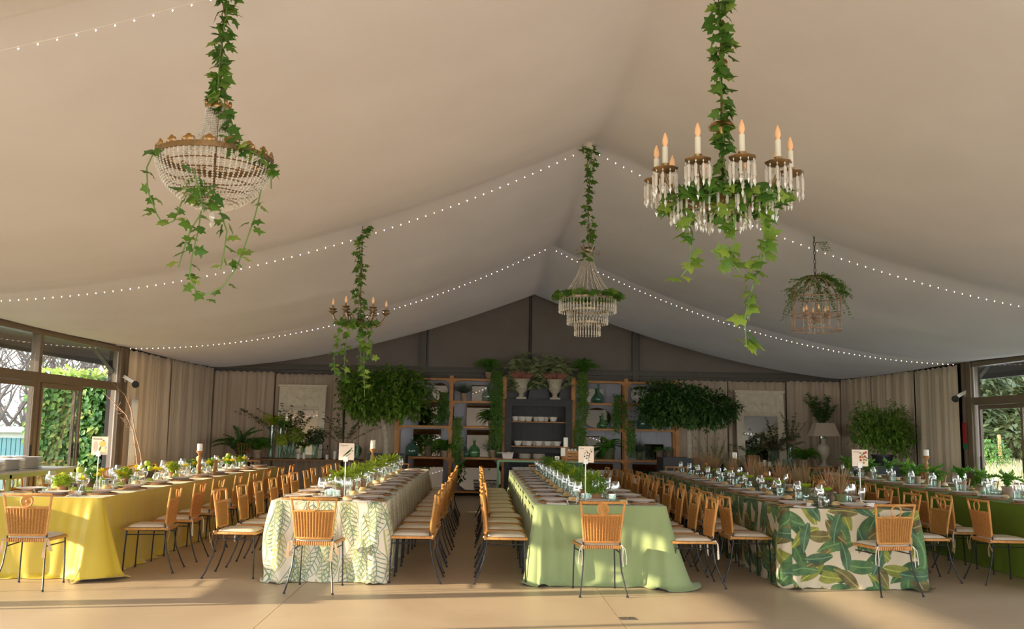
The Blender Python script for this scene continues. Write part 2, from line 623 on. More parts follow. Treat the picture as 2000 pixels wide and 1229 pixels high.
M['banana'] = banana_print()
M['lineleaf'] = line_leaf_print()
M['yellow'] = mat('yellow_satin', (.54, .40, .03), .5, col2=(.50, .375, .028), ns=2, sheen=.3, bump=.05, bs=200)
M['sage'] = mat('sage_linen', (.26, .33, .15), .8, col2=(.235, .30, .135), ns=3, sheen=.15, bump=.08, bs=200)
M['lime'] = mat('lime_linen', (.13, .20, .010), .8, col2=(.115, .185, .009), ns=3, bump=.08, bs=200)


def concrete():
    m, nt, b, x = new_mat('polished_concrete')
    v = x.coord('Object')
    a = x.ramp(x.noise(v, .55, 5, .6, .8), .35, .7)
    c = x.mix(a, (.49, .385, .27), (.60, .485, .345))
    d = x.ramp(x.noise(v, 3.2, 6, .7, .4), .55, .8)
    c = x.mix(x.m('MULTIPLY', d, .35), c, (.40, .31, .215))
    nt.links.new(c, b.inputs['Base Color'])
    nt.links.new(x.m('MULTIPLY_ADD', a, .15, .33), b.inputs['Roughness'])
    b.inputs['Specular IOR Level'].default_value = .35
    bp = N(nt, 'ShaderNodeBump')
    bp.inputs['Strength'].default_value = .06
    nt.links.new(x.noise(v, 5, 5), bp.inputs['Height'])
    nt.links.new(bp.outputs[0], b.inputs['Normal'])
    return m


M['floor'] = concrete()
# ------------------------------------------------------------------ the hall
XL, XR, YF, YB = -6.25, 8.58, -1.5, 21.6
XC, HALF = 1.165, 7.415
ARCH = [-1.4, 4.35, 10.1, 15.85, 21.55]
R = random.Random(5)

# floor: slabs parted by thin saw-cut joints
ROOT = struct(thing('floor', 'polished beige concrete floor of the marquee', 'floor'))
del ROOT['category']
xs = [-12, -1.625, 1.135, 3.9, 14]
ys = [-5, 1.3, 7.45, 13.6, 23]
for i in range(4):
    for j in range(4):
        x0, x1, y0, y1 = max(xs[i], XL - .3), min(xs[i + 1], XR + .3), ys[j], ys[j + 1]
        g = .005 if i in (0, 1, 2) else .004
        MB().box((x0 + x1) / 2, (y0 + y1) / 2, -.05, x1 - x0 - g, y1 - y0 - (.0025), .1).build('slab', M['floor'], ROOT)
MB().box(1, 9, -.07, 20, 30, .1).build('joint_base', M['dark'], ROOT)
# floor box cover near the second joint
fb = thing('floor_hatch', 'small grey metal floor hatch in the concrete by the joint', 'hatch', (1.2, 7.52, 0), .1)
MB().box(0, 0, .002, .13, .10, .004).build('cover', M['steel'], fb)
MB().ring((0, .0, .004), .015, .003, 10, 4).build('pull_ring', M['steelware'], fb)


def arch_t(y):
    for a, b in zip(ARCH, ARCH[1:]):
        if a <= y <= b:
            return (y - a) / (b - a), a, b
    return 0, 0, 0


def liner_z(x, y, sag=True):
    u = min(1, abs(x - XC) / HALF)
    t, a, b = arch_t(y)
    p = 1.77 if y < 12 else 1.77 + (.1 if y < 16 else .1 - .42 * max(0, (y - 16) / 5.6))
    z = 2.805 + 1.965 * (1 - u) ** p
    if sag:
        s = (4 * t * (1 - t)) ** .8
        z -= .37 * s * (1 - u) ** .55
        z -= .03 * s * sin(pi * u)
    return z


nu, nv = 81, 113
cl = MB()
cl.grid(lambda i, j: (XL + (XR - XL) * i / (nu - 1), -1.4 + 23.10 * j / (nv - 1), liner_z(XL + (XR - XL) * i / (nu - 1), -1.4 + 23.10 * j / (nv - 1))), nu, nv)
me = cl.mesh('ceiling', M['liner'], 60)
cei = struct(link('ceiling', me))
cei['label'] = 'cream stretched fabric lining sagging between the arches'
sol = cei.modifiers.new('thickness', 'SOLIDIFY')
sol.thickness = .01
sol.offset = 1
# seams of the lining along each arch
for k, y in enumerate(ARCH[1:4]):
    s = MB()
    s.tube([(XL + (XR - XL) * i / 60, y, liner_z(XL + (XR - XL) * i / 60, y, False) - .004) for i in range(61)], .012, 5)
    struct(s.build('trim_%d' % (k + 1), M['liner']))

# back wall: dark gable cloth, posts, beam
wb = MB()
wb.add([(XL - .2, YB + .06, 0), (XR + .2, YB + .06, 0), (XR + .2, YB + .06, 3.4), (XC, YB + .06, 5.4), (XL - .2, YB + .06, 3.4),
        (XL - .2, YB + .2, 0), (XR + .2, YB + .2, 0), (XR + .2, YB + .2, 3.4), (XC, YB + .2, 5.4), (XL - .2, YB + .2, 3.4)],
       [(0, 1, 2, 3, 4), (9, 8, 7, 6, 5), (0, 5, 6, 1), (1, 6, 7, 2), (2, 7, 8, 3), (3, 8, 9, 4), (4, 9, 5, 0)])
struct(wb.build('wall_back', M['gable']))
k = 4
for (x, w, z0, z1) in ((-1.36, .14, 2.3, 4.1), (3.62, .14, 2.3, 4.15)):
    b = MB().box(x, YB - .03, (z0 + z1) / 2, w, .12, z1 - z0).box(x + .1, YB + .02, (z0 + z1) / 2, .03, .06, z1 - z0)
    struct(b.build('trim_%d' % k, M['steel']))
    k += 1
for (x, w) in ((1.12, .018), (1.165, .018)):
    struct(MB().box(x, YB + .03, 3.8, w, .05, 1.9).build('trim_%d' % k, M['dark']))
    k += 1
struct(MB().box(XC, YB - .02, 2.84, XR - XL, .1, .10).box(XC, YB - .04, 2.905, XR - XL, .14, .03).box(XC, YB - .02, 2.745, XR - XL, .05, .05).build('trim_%d' % k, M['steel']))
k += 1
# side walls behind the curtains, and the eave rails
for side, x, y0 in (('left', XL, 16.05), ('right', XR, 15.85)):
    o = -1 if side == 'left' else 1
    struct(MB().box(x + o * .1, (y0 + YB) / 2 + .1, 1.42, .1, YB - y0 + .2, 2.84).build('wall_' + side, M['dark']))
    struct(MB().box(x + o * .03, 10, 2.82, .12, 23, .06).build('trim_%d' % k, M['alu']))
    k += 1
# front wall behind the viewer: unseen gable, lowered over an opening to cut daylight
struct(MB().box(XC, YF, 3.5, XR - XL, .1, 2.6).build('wall_front', M['gable']))


# ------------------------------------------------------------------ glazing
def window_bay(n, x, o, y0, y1, opened=False):
    """x wall plane, o=+1 if the room lies on +x side"""
    t = struct(thing('window_%d' % n, 'bronze framed glazed bay with fixed upper pane and sliding doors', 'window'))
    del t['category']
    ym = (y0 + y1) / 2

    def bar(name, ya, yb, za, zb, d=.1, xo=0, m='alu'):
        MB().box(x + xo, (ya + yb) / 2, (za + zb) / 2, d, yb - ya, zb - za).build(name, M[m], t)
    bar('mullion', y0 - .045, y0 + .045, 0, 2.77, .12)
    bar('transom', y0 + .045, y1 - .045, 2.04, 2.17, .11)
    bar('head_rail', y0 + .045, y1 - .045, 2.70, 2.78, .12)
    bar('threshold', y0 + .045, y1 - .045, 0, .03, .12)
    bar('upper_pane', y0 + .05, y1 - .05, 2.17, 2.70, .008, 0, 'pane')
    leaves = [(y0 + .05, ym + .03, -.03), (ym - .03, y1 - .05, .03)]
    if opened:
        leaves = [(y0 + .05, ym - .02, -.03), (y0 + .12, ym + .04, .03)]
    for (a, b, xo) in leaves:
        f = MB().box(x + xo, a + .03, 1.035, .04, .06, 2.0).build('sliding_door', M['alu'], t)
        MB().box(x + xo, b - .03, 1.035, .04, .06, 2.0).build('stile', M['alu'], f)
        MB().box(x + xo, (a + b) / 2, .08, .04, b - a - .12, .09).build('bottom_rail', M['alu'], f)
        MB().box(x + xo, (a + b) / 2, 2.0, .04, b - a - .12, .07).build('top_rail', M['alu'], f)
        MB().box(x + xo, (a + b) / 2, 1.04, .007, b - a - .12, 1.84).build('pane', M['pane'], f)
        MB().box(x + xo + o * .03, b - .03, 1.05, .02, .02, .22).build('handle', M['dark'], f)
        MB().box(x + xo + o * .021, a + .052, 1.035, .004, .012, 1.9).build('seal', M['alu2'], f)
    return t


n = 1
ye = [-1.1, 1.75, 4.6, 7.45, 10.3, 13.15, 16.0]
for a, b in zip(ye, ye[1:]):
    window_bay(n, XL, 1, a, b, b > 15.9)
    n += 1
yr = [-1.35, 1.5, 4.35, 7.2, 10.05, 12.9, 15.75]
for a, b in zip(yr, yr[1:]):
    window_bay(n, XR, -1, a, b)
    n += 1
# end jambs against the curtains
for x, y, o in ((XL, 16.05, 1), (XR, 15.8, -1)):
    j = MB().box(x, y + .02, 1.39, .14, .10, 2.78).box(x + o * .03, y + .12, 1.39, .05, .06, 2.78).box(x + o * .06, y + .20, 1.39, .07, .05, 2.78)
    struct(j.build('trim_%d' % k, M['alu']))
    k += 1
    struct(MB().box(x + o * .02, y - .05, 1.39, .02, .03, 2.7).build('trim_%d' % k, M['alu2']))
    k += 1
# eaves outside both long sides
for x0, x1 in ((XL - 1.15, XL - .06), (XR + .06, XR + 1.15)):
    sgn = -1 if x0 < 0 else 1
    xo = x0 if sgn < 0 else x1
    e = MB().box((x0 + x1) / 2, 10, 2.85, x1 - x0, 24, .06).box(xo, 10, 2.72, .06, 24, .22)
    for y in (16.0, 10.3, 4.6):
        e.bar((XL - .05 if sgn < 0 else XR + .05, y, 2.35), (XL - .45 if sgn < 0 else XR + .45, y, 2.82), .06)
    struct(e.build('trim_%d' % k, M['steel']))
    k += 1

# ------------------------------------------------------------------ curtains
def curtain(label, p0, p1, z1, seed, amp=.078, waves=8, gather=1.0, group=None, z0=.01, mt='curtain'):
    p0, p1 = Vector((*p0, 0)), Vector((*p1, 0))
    d = p1 - p0
    L = d.length
    d.normalize()
    nrm = Vector((-d.y, d.x, 0))
    r = random.Random(seed)
    ph = [r.uniform(0, 6.28) for _ in range(6)]
    nu, nv = int(max(40, L * 55)), 16
    kk = waves * 2 * pi / 1.6

    def fn(i, j):
        s = L * i / (nu - 1)
        t = j / (nv - 1)
        a = amp * (.55 + .45 * t)
        q = s + .05 * sin(2.1 * s + ph[4])
        y = a * (.5 * sin(kk * .55 * q + ph[0] + .5 * t) + .35 * sin(kk * q + ph[1] + .9 * t * sin(ph[5] + s)) + .28 * sin(kk * 1.9 * q + ph[2]) * (1 - .6 * t) + .4 * sin(kk * .23 * q + ph[3]))
        if j == 0:
            y *= .7
        zt = z1 + .012 * sin(kk * 1.3 * s + ph[2])
        P = p0 + d * s + nrm * y
        return (P.x, P.y, zt + (z0 - zt) * t)
    b = MB().grid(fn, nu, nv)
    o = b.build('curtain', M[mt], None, None, 180)
    sm = o.modifiers.new('thickness', 'SOLIDIFY')
    sm.thickness = .006
    return tag(o, label, 'curtain', group)


curtain('taupe curtain on the window wall, next to the open sliding door', (XL + .12, 16.28), (XL + .12, 18.35), 2.755, 1)
curtain('taupe curtain on the window wall, between its neighbours by the branch', (XL + .12, 18.38), (XL + .12, 19.95), 2.765, 2)
curtain('taupe curtain on the window wall, meeting the corner by the big mirror', (XL + .12, 20.0), (XL + .12, 21.4), 2.77, 3)
curtain('narrow white lining edge hanging behind the spotlight by the open door', (XL + .2, 16.27), (XL + .26, 16.40), 1.9, 8, .01, 5, mt='white_cloth')
curtain('taupe back curtain in the corner behind the dark arching shrub', (-6.2, 21.42), (-4.75, 21.42), 2.72, 4)
curtain('taupe back curtain behind the cream mirror over the laden console', (-4.72, 21.42), (-3.15, 21.42), 2.68, 5)
curtain('taupe back curtain behind the feathery tree by the shelving', (-3.1, 21.42), (-1.7, 21.42), 2.66, 6)
curtain('taupe back curtain behind the round-crowned dark tree', (4.45, 21.42), (5.75, 21.42), 2.70, 7)
curtain('taupe back curtain behind the leaning cream mirror', (5.78, 21.42), (7.15, 21.42), 2.70, 9)
curtain('taupe back curtain behind the urn lamp in the corner', (7.18, 21.42), (8.5, 21.42), 2.73, 10)
curtain('taupe curtain meeting the corner behind the urn lamp, field side', (XR - .12, 21.4), (XR - .12, 19.75), 2.77, 11)
curtain('taupe curtain behind the bushy bamboo, field side', (XR - .12, 19.7), (XR - .12, 17.75), 2.765, 12)
curtain('taupe curtain with the spotlight above, beside the field window', (XR - .12, 17.7), (XR - .12, 16.1), 2.755, 13, .04, 6)
# small cloth strip in red and green by the far field window
fl = thing('flag', 'narrow red and green cloth hanging by the field window jamb', 'flag', (XR - .1, 15.98, 0))
MB().box(0, 0, 1.56, .015, .10, .36).build('red_panel', mat('flag_red', (.35, .01, .015), .8), fl)
MB().box(0, 0, 1.33, .015, .10, .10).build('green_panel', mat('flag_green', (.01, .14, .05), .8), fl)


# ------------------------------------------------------------------ fairy lights along the arches
def fairy(label, y, x0, x1, group=None, step=.092, k=0):
    t = thing('fairy_light_string', label, 'string lights', (0, y, 0))
    b1, b2, w = MB(), MB(), []
    nn = int(abs(x1 - x0) / step)
    for i in range(nn + 1):
        x = x0 + (x1 - x0) * i / nn
        u = abs(x - XC) / HALF
        z = 2.79 + 1.93 * (1 - u) ** 2.0 - .03
        z = min(z, liner_z(x, y, False) - .03)
        w.append((x, 0, z))
        (b2 if (x * 7.7 % 1) < .3 + .4 * (1 - u) else b1).octa((x, 0, z - .012), .007 if y > 14 else .0052 if y > 8 else .0042, .008 if y > 8 else .0055)
    MB().tube(w, .0012, 3).build('wire', M['cord'], t)
    b1.build('warm_bulbs', M['fairy'], t, 'stuff')
    b2.build('cool_bulbs', M['fairyw'], t, 'stuff')


fairy('string of tiny lights nearest the window wall, on the arch of the beaded chandelier', 4.42, -6.0, 1.1)
fairy('string of tiny lights on the field side of the candle chandelier arch', 4.42, 1.3, 8.3)
fairy('string of tiny lights on the window side of the tiered chandelier arch', 10.17, -6.0, 1.0)
fairy('string of tiny lights from the tiered chandelier past the birdcage lantern', 10.17, 1.3, 8.3)
fairy('string of tiny lights on the arch closest to the gable, window side', 15.92, -6.0, 1.08)
fairy('string of tiny lights on the arch closest to the gable, field side', 15.92, 1.28, 8.3)

# spotlights on the curtains
for x, y, o, lb in ((-6.08, 16.15, 1, 'white wall spotlight with black round head above the bare branch'), (8.46, 15.98, -1, 'white wall spotlight with black round head beside the field window')):
    t = thing('wall_spotlight', lb, 'spotlight', (x, y, 2.24))
    m = Matrix.Rotation(.5 * o, 4, 'Y')
    MB().box(0, 0, 0, .2, .06, .055, m).build('housing', M['whiteware'], t)
    MB().box(-o * .06, .0, -.02, .03, .03, .06).build('bracket', M['alu2'], t)
    hd = MB().lathe([(.02, -.05), (.055, -.05), (.062, 0), (.058, .02), (.04, .022), (.0, .015)], 14)
    ho = hd.build('lamp_head', M['dark'], t)
    ho.location = (o * .13, -.03, -.09)
    ho.rotation_euler = (pi / 2 + .1, 0, o * .3)
# ------------------------------------------------------------------ tablecloths
TH = .76
ORD = 'first second third fourth fifth sixth seventh eighth ninth tenth eleventh twelfth thirteenth fourteenth fifteenth sixteenth'.split()


def cloth(label, x0, x1, y0, y1, m, seed, rz=0, fold=.012, corners=(.1, .1), pool=.05, tuck=0, group=None, wl=.42):
    cx, cy = (x0 + x1) / 2, (y0 + y1) / 2
    hx, hy = (x1 - x0) / 2, (y1 - y0) / 2
    r = random.Random(seed)
    rc = .035
    pts = []                                  # (px,py,nx,ny,s,cornerness)

    def side(ax, ay, bx, by, nx, ny, s0):
        L = math.hypot(bx - ax, by - ay)
        n = int(L / .022)
        for i in range(n):
            t = (i + .5) / n
            pts.append((ax + (bx - ax) * t, ay + (by - ay) * t, nx, ny, s0 + L * t, min(L * t, L * (1 - t))))
        return s0 + L

    def corner_(ccx, ccy, a0, s0):
        for i in range(10):
            a = a0 + (pi / 2) * (i + .5) / 10
            pts.append((ccx + rc * cos(a), ccy + rc * sin(a), cos(a), sin(a), s0 + rc * (pi / 2) * (i + .5) / 10, 0))
        return s0 + rc * pi / 2
    s = side(-hx + rc, -hy, hx - rc, -hy, 0, -1, 0)
    s = corner_(hx - rc, -hy + rc, -pi / 2, s)
    s = side(hx, -hy + rc, hx, hy - rc, 1, 0, s)
    s = corner_(hx - rc, hy - rc, 0, s)
    s = side(hx - rc, hy, -hx + rc, hy, 0, 1, s)
    s = corner_(-hx + rc, hy - rc, pi / 2, s)
    s = side(-hx, hy - rc, -hx, -hy + rc, -1, 0, s)
    s = corner_(-hx + rc, -hy + rc, pi, s)
    P = [r.uniform(0, 6.28) for _ in range(8)]
    n = len(pts)
    lv = [0, .02, .06, .13, .22, .32, .43, .54, .65, .75, .84, .92, .975, 1.0]
    vs, uv, fs = [], [], []
    for (px, py, nx, ny, sv, dc) in pts:
        vs.append((px - nx * .01, py - ny * .01, TH))
        uv.append((px + 40, py + 40))
    for t in lv:
        for i, (px, py, nx, ny, sv, dc) in enumerate(pts):
            cn = exp(-(dc / .15) ** 2)
            corner = (corners[0] if px < 0 else corners[1]) if py < 0 else .04
            w2 = exp(-((dc - .30) / .13) ** 2)
            k = 2 * pi / wl
            front = 1.0 if ny < -.5 else .55
            f = (.55 * sin(k * sv + P[0] + .6 * t) + .35 * sin(k * 1.83 * sv + P[1]) + .45 * sin(k * .47 * sv + P[2])) * front
            off = .004 + .018 * t + fold * t ** 1.2 * f * (1 + .8 * t) + corner * cn * t ** 1.25 - .022 * w2 * t * (1 - .4 * t)
            off -= tuck * t ** 4 * (1 - .6 * cn)
            off += tuck * .9 * sin(pi * min(1, t * 1.15)) * (.4 + .6 * cn)
            off += .03 * t ** .8 * sin(2 * pi * dc / (.105 + .05 * t) + P[6] + (1 if px > 0 else 0)) * exp(-dc / .22) * (1 if py < 0 else .4)
            z = TH * (1 - t)
            if t > .97:
                off += pool * .25 * (1 + sin(k * 1.3 * sv + P[3]))
                z = .02
            if t == 1.0:
                off += pool * (.5 + .5 * sin(k * 1.1 * sv + P[4])) + .3 * cn * corner
                z = .004 + .018 * cn * (1 + sin(40 * sv))
            elif t > .85:
                z += .012 * sin(k * 1.7 * sv + P[5]) * (t - .85) * 6
                z = max(z, .006)
            vs.append((px + nx * off, py + ny * off, z))
            uv.append((sv, -TH * t))
    rows = len(lv) + 1
    for j in range(rows - 1):
        for i in range(n):
            i2 = (i + 1) % n
            fs.append((j * n + i, (j + 1) * n + i, (j + 1) * n + i2, j * n + i2))
    fs.append(tuple(range(n)))
    me = bpy.data.meshes.new('tablecloth')
    me.from_pydata(vs, [], fs)
    me.materials.append(m)
    ul = me.uv_layers.new(name='UVMap')
    tot = s
    for p in me.polygons:
        for li in p.loop_indices:
            vi = me.loops[li].vertex_index
            u, v = uv[vi]
            ul.data[li].uv = (u, v)
        if len(p.vertices) == 4:
            us = [ul.data[li].uv[0] for li in p.loop_indices]
            if max(us) - min(us) > 5 and max(us) < tot + 1:
                for li in p.loop_indices:
                    if ul.data[li].uv[0] < 5:
                        ul.data[li].uv[0] += tot
            if p.vertices[0] < n:
                for li in p.loop_indices:
                    vi = me.loops[li].vertex_index
                    if vi < n:
                        ul.data[li].uv = (uv[vi + n][0], .012)
    me.polygons.foreach_set('use_smooth', [True] * len(me.polygons))
    me.set_sharp_from_angle(angle=radians(75))
    o = link('tablecloth', me, None, None, (cx, cy, 0), (0, 0, rz))
    return tag(o, label, 'tablecloth', group)


# x0, x1, y0, y1, rotation
T1 = (-4.82, -3.63, 9.15, 16.9, 0.0)
T2 = (-1.99, -.89, 9.07, 16.55, 0.0)
T3 = (.55, 1.83, 9.06, 16.9, 0.0)
T4 = (3.06, 4.38, 9.05, 17.1, -.018)
T5 = (5.98, 7.25, 8.7, 17.9, -.045)
cloth('yellow satin floor-length tablecloth trailing on the concrete, nearest the open door', *T1[:4], M['yellow'], 1, T1[4], .016, (.1, .20), .05)
cloth('cream tablecloth printed with outlined green feathery leaves', *T2[:4], M['lineleaf'], 2, T2[4], .018, (.06, .04), .03, .05)
cloth('plain sage green linen tablecloth bunching at its front corners', *T3[:4], M['sage'], 3, T3[4], .020, (.06, .20), .04)
cloth('tablecloth printed with big dark banana leaves on cream', *T4[:4], M['banana'], 4, T4[4], .016, (.04, .06), .04, .02)
cloth('plain lime green tablecloth nearest the field window', *T5[:4], M['lime'], 5, T5[4], .012, (.08, .08), .03)


def tloc(T, x, y, z=0):
    """table coordinates (across from centre, along from near end) to the hall"""
    x0, x1, y0, y1, a = T
    cx, cy = (x0 + x1) / 2, (y0 + y1) / 2
    v = y - (y1 - y0) / 2
    return (cx + x * cos(a) - v * sin(a), cy + x * sin(a) + v * cos(a), z)


# ------------------------------------------------------------------ rattan chair
def make_chair(disc, wide_tie):
    t = thing('rattan_chair', 'rattan chair', 'chair')
    zs = .43
    for sx in (-1, 1):
        MB().tube([(sx * .19, .175, zs - .01), (sx * .198, .185, .2), (sx * .20, .19, .012)], .0075, 6).lathe([(.012, 0), (.012, .012), (.007, .016)], 8, (sx * .20, .19, 0)).build('leg', M['iron'], t)
        MB().tube([(sx * .170, -.185, .49), (sx * .168, -.19, .38), (sx * .178, -.215, .22), (sx * .205, -.275, .06), (sx * .215, -.30, .012)], .0075, 6).lathe([(.012, 0), (.012, .012), (.007, .016)], 8, (sx * .215, -.30, 0)).build('leg', M['iron'], t)
        MB().tube([(sx * .192, .18, .375), (sx * .17, -.19, .375)], .006, 6).build('side_rail', M['iron'], t)
    # seat frame, bound cane rim and woven deck
    b = MB()
    rim = [(-.175, -.20, zs), (.175, -.20, zs), (.185, -.15, zs), (.205, .16, zs), (.195, .195, zs), (-.195, .195, zs), (-.205, .16, zs), (-.185, -.15, zs)]
    b.tube(rim, .014, 7, True)
    b.box(0, 0, zs - .006, .35, .37, .012)
    for i in range(18):
        x = -.165 + .33 * i / 17
        b.box(x, -.203, zs, .012, .03, .034)
    b.build('seat_frame', M['rattan'], t)
    # cushion
    nu, nv = 14, 14

    def top(i, j, zt, k):
        u, v = i / (nu - 1) * 2 - 1, j / (nv - 1) * 2 - 1
        e = (1 - abs(u) ** 5) * (1 - abs(v) ** 5)
        uu = u * (1 - .05 * abs(v) ** 6)
        vv = v * (1 - .05 * abs(u) ** 6)
        return (uu * (.185 + .012 * v), vv * .19 - .002, zs + .016 + (zt * (e ** .5) if k else -.002 + .002 * e))
    b = MB()
    b.grid(lambda i, j: top(i, j, .026, 1), nu, nv)
    b.grid(lambda i, j: top(nu - 1 - i, j, 0, 0), nu, nv)
    b.build('cushion', M['cushion'], t)
    # back frame
    def bp(x, z):                              # curve of the back
        k = (z - .47) / .36
        w = .163 + .042 * k ** 1.2 if k > 0 else .163
        return (x * w, -.19 - .045 * max(0, k) ** 1.3 - .022 * (1 - x * x), z)
    zb, zm, zt = .475, .715, .83
    b = MB()
    for sx in (-1, 1):
        b.tube([bp(sx, zb + (zt - zb) * i / 6) for i in range(7)], .0115, 7)
        b.ball(bp(sx, zt), .013, 8, 5)
    for z, rr in ((zt, .0125), (zm, .011), (zb, .012)):
        b.tube([bp(-1 + 2 * i / 8, z) for i in range(9)], rr, 7)
    bk = b.build('back_frame', M['rattan'], t)
    # woven panel with upright ribs
    b = MB()
    nr = 13
    for i in range(nr):
        x = -.9 + 1.8 * i / (nr - 1)
        b.tube([bp(x, zb + (zm - zb) * j / 3) for j in range(4)], .0095, 6)
    b.grid(lambda i, j: bp(-1 + 2 * i / 8, zb + (zm - zb) * j / 3), 9, 4)
    b.build('back_panel', M['weave'], t)
    zc = (zm + zt) / 2
    c = bp(0, zc)
    rr = (zt - zm) / 2 - .004
    if disc:
        b = MB().ring(c, rr - .004, .009, 22, 6, 'Y')
        for i in range(20):
            a = 2 * pi * i / 20
            b.tube([(c[0] + .012 * cos(a), c[1], c[2] + .012 * sin(a)), (c[0] + (rr - .008) * cos(a), c[1], c[2] + (rr - .008) * sin(a))], [.003, .0055], 5)
        b.ball(c, (.014, .01, .014), 10, 6)
        b.build('sunburst_disc', M['rattan'], t)
    else:
        MB().ring(c, rr - .002, .0075, 22, 6, 'Y').build('back_ring', M['rattan'], t)
    rt = random.Random(3 if wide_tie else 4)
    for sx in (-1, 1):
        b = MB()
        if wide_tie:
            for k in range(2):
                L = rt.uniform(.10, .2)
                q = rt.uniform(-.02, .03)
                nn = 6
                vs = []
                for i in range(nn):
                    f = i / (nn - 1)
                    for w in (-1, 1):
                        vs.append((sx * (.185 + .025 * k + q * f) + w * (.007 + .010 * f), -.225 - .012 * k - .012 * sin(3 * f + k), zs + .01 - L * f))
                b.add(vs, [(2 * i, 2 * i + 1, 2 * i + 3, 2 * i + 2) for i in range(nn - 1)])
            b.ball((sx * .185, -.215, zs + .012), (.016, .012, .012), 8, 5)
            b.build('ribbon_tie', M['ribbon'], t)
        else:
            for k in range(2):
                L = rt.uniform(.14, .22)
                b.tube([(sx * .18, -.213, zs + .02), (sx * (.19 + .02 * k), -.23, zs - .02), (sx * (.185 + .035 * k), -.232, zs - L * .6), (sx * (.19 + .03 * k), -.235, zs - L)], .0042, 5)
            b.ring((sx * .18, -.20, zs + .012), .015, .004, 10, 4)
            b.build('cord_tie', M['cord'], t)
    return t


proto = {(d, w): make_chair(d, w) for d in (0, 1) for w in (0, 1)}
used = set()
rc_ = random.Random(11)


def chair(x, y, rz, label, group, disc=None, wide=None):
    d = int(rc_.random() < .2) if disc is None else disc
    w = int(rc_.random() < .75) if wide is None else wide
    p = proto[(d, w)]
    lb = ('sunburst-back' if d else 'ring-back') + ' rattan chair, ' + label
    if (d, w) not in used:
        used.add((d, w))
        p.location = (x, y, 0)
        p.rotation_euler = (0, 0, rz)
        p['label'] = lb
        p['group'] = group
        return p
    return dup(p, (x, y, 0), rz, lb, group)


def row(T, side, n, y_first, step, off, lab, group, jit=.04, ang=0.0):
    for i in range(n):
        hw = (T[1] - T[0]) / 2
        xx = (hw + off + rc_.uniform(-.02, .03)) * side
        p = tloc(T, xx, y_first - T[2] + i * step + rc_.uniform(-jit, jit))
        rz = (pi / 2 if side > 0 else -pi / 2) + T[4] + rc_.uniform(-.06, .06) + ang
        chair(p[0], p[1], rz, '%s from the front, %s' % (ORD[i], lab), group)


row(T1, 1, 8, 9.72, .84, .29, 'yellow table side facing the feather-leaf table', 'chairs along the yellow table')
row(T1, -1, 8, 9.95, .9, .27, 'window side of the yellow table', 'chairs along the yellow table')
row(T2, -1, 11, 9.42, .74, .33, 'feather-leaf table side facing the yellow table', 'chairs along the feather-leaf table')
row(T2, 1, 11, 9.28, .70, .255, 'aisle side of the feather-leaf table', 'chairs along the feather-leaf table', .015)
row(T3, -1, 11, 9.28, .70, .255, 'aisle side of the sage table', 'chairs along the sage table', .015)
row(T3, 1, 11, 9.15, .76, .26, 'sage table side facing the banana-leaf table', 'chairs along the sage table')
row(T4, -1, 11, 9.55, .71, .25, 'banana-leaf table side facing the sage table', 'chairs along the banana-leaf table')
row(T4, 1, 10, 9.7, .74, .30, 'banana-leaf table side facing the lime table', 'chairs along the banana-leaf table')
row(T5, -1, 11, 9.50, .74, .40, 'lime table side facing the banana-leaf table', 'chairs along the lime table')
row(T5, 1, 7, 11.4, .85, .25, 'field window side of the lime table', 'chairs along the lime table')
chair(-4.02, 8.72, .04, 'at the near end of the yellow table', 'chairs at the table ends', 1, 1)
chair(-1.47, 8.75, -.06, 'at the near end of the feather-leaf table', 'chairs at the table ends', 0, 1)
chair(1.12, 8.75, .06, 'at the near end of the sage table', 'chairs at the table ends', 1, 0)
chair(3.88, 8.92, .16, 'at the near end of the banana-leaf table', 'chairs at the table ends', 0, 0)
for T, nm in ((T1, 'yellow'), (T2, 'feather-leaf'), (T3, 'sage'), (T4, 'banana-leaf'), (T5, 'lime')):
    p = tloc(T, -.05, T[3] - T[2] + .3)
    chair(p[0], p[1], pi + T[4], 'at the far end of the %s table' % nm, 'chairs at the table ends', 0)

# ------------------------------------------------------------------ tableware
Z = TH + .001
def one(name, mb, m, label, cat):
    o = mb.build(name, M[m]) if isinstance(mb, MB) else mb
    return tag(o, label, cat)


ch = MB().lathe([(.0, .0), (.162, 0), (.168, .006), (.165, .011), (.15, .0115), (.0, .009)], 30)
for k in range(4):
    ch.ring((0, 0, .010), .155 - .012 * k, .0045, 30, 4)
CHG = thing('charger', 'x', 'charger')
ch.build('woven_mat', M['charger'], CHG)
PLA = one('dinner_plate', MB().lathe([(0, 0), (.085, 0), (.09, .005), (.12, .017), (.142, .024), (.143, .027), (.12, .022), (.085, .014), (.0, .013)], 32), 'plate', 'x', 'plate')
BPL = one('bread_plate', MB().lathe([(0, 0), (.05, 0), (.075, .009), (.077, .011), (.05, .004), (0, .004)], 22), 'whiteware', 'x', 'plate')
rb = MB()
rb.grid(lambda i, j: (lambda a, t: ((.052 + .003 * sin(5 * a)) * cos(a) * cos(t) ** .7, (.044 + .002 * sin(3 * a)) * sin(a) * cos(t) ** .7, .044 * sin(t) + .004 - .006 * exp(-(cos(t) * sin(a) * 5) ** 2) * (t > .6)))(2 * pi * i / 16, pi / 2 * j / 7 * .999), 16, 8, True)
ROLL = one('bread_roll', rb, 'bread', 'x', 'bread')


def wine(h, r, name):
    t = thing(name, 'x', 'glass')
    b = MB().lathe([(.0045, .004), (.0038, .03), (.0035, h * .42), (.006, h * .455), (.02, h * .475), (r * .8, h * .56), (r, h * .68), (r * .97, h * .82), (r * .80, h)], 14)
    b.build('bowl', M['glass'], t)
    MB().lathe([(0, .0), (.033, 0), (.034, .002), (.01, .005), (.004, .012)], 14).build('foot', M['glass'], t)
    return t


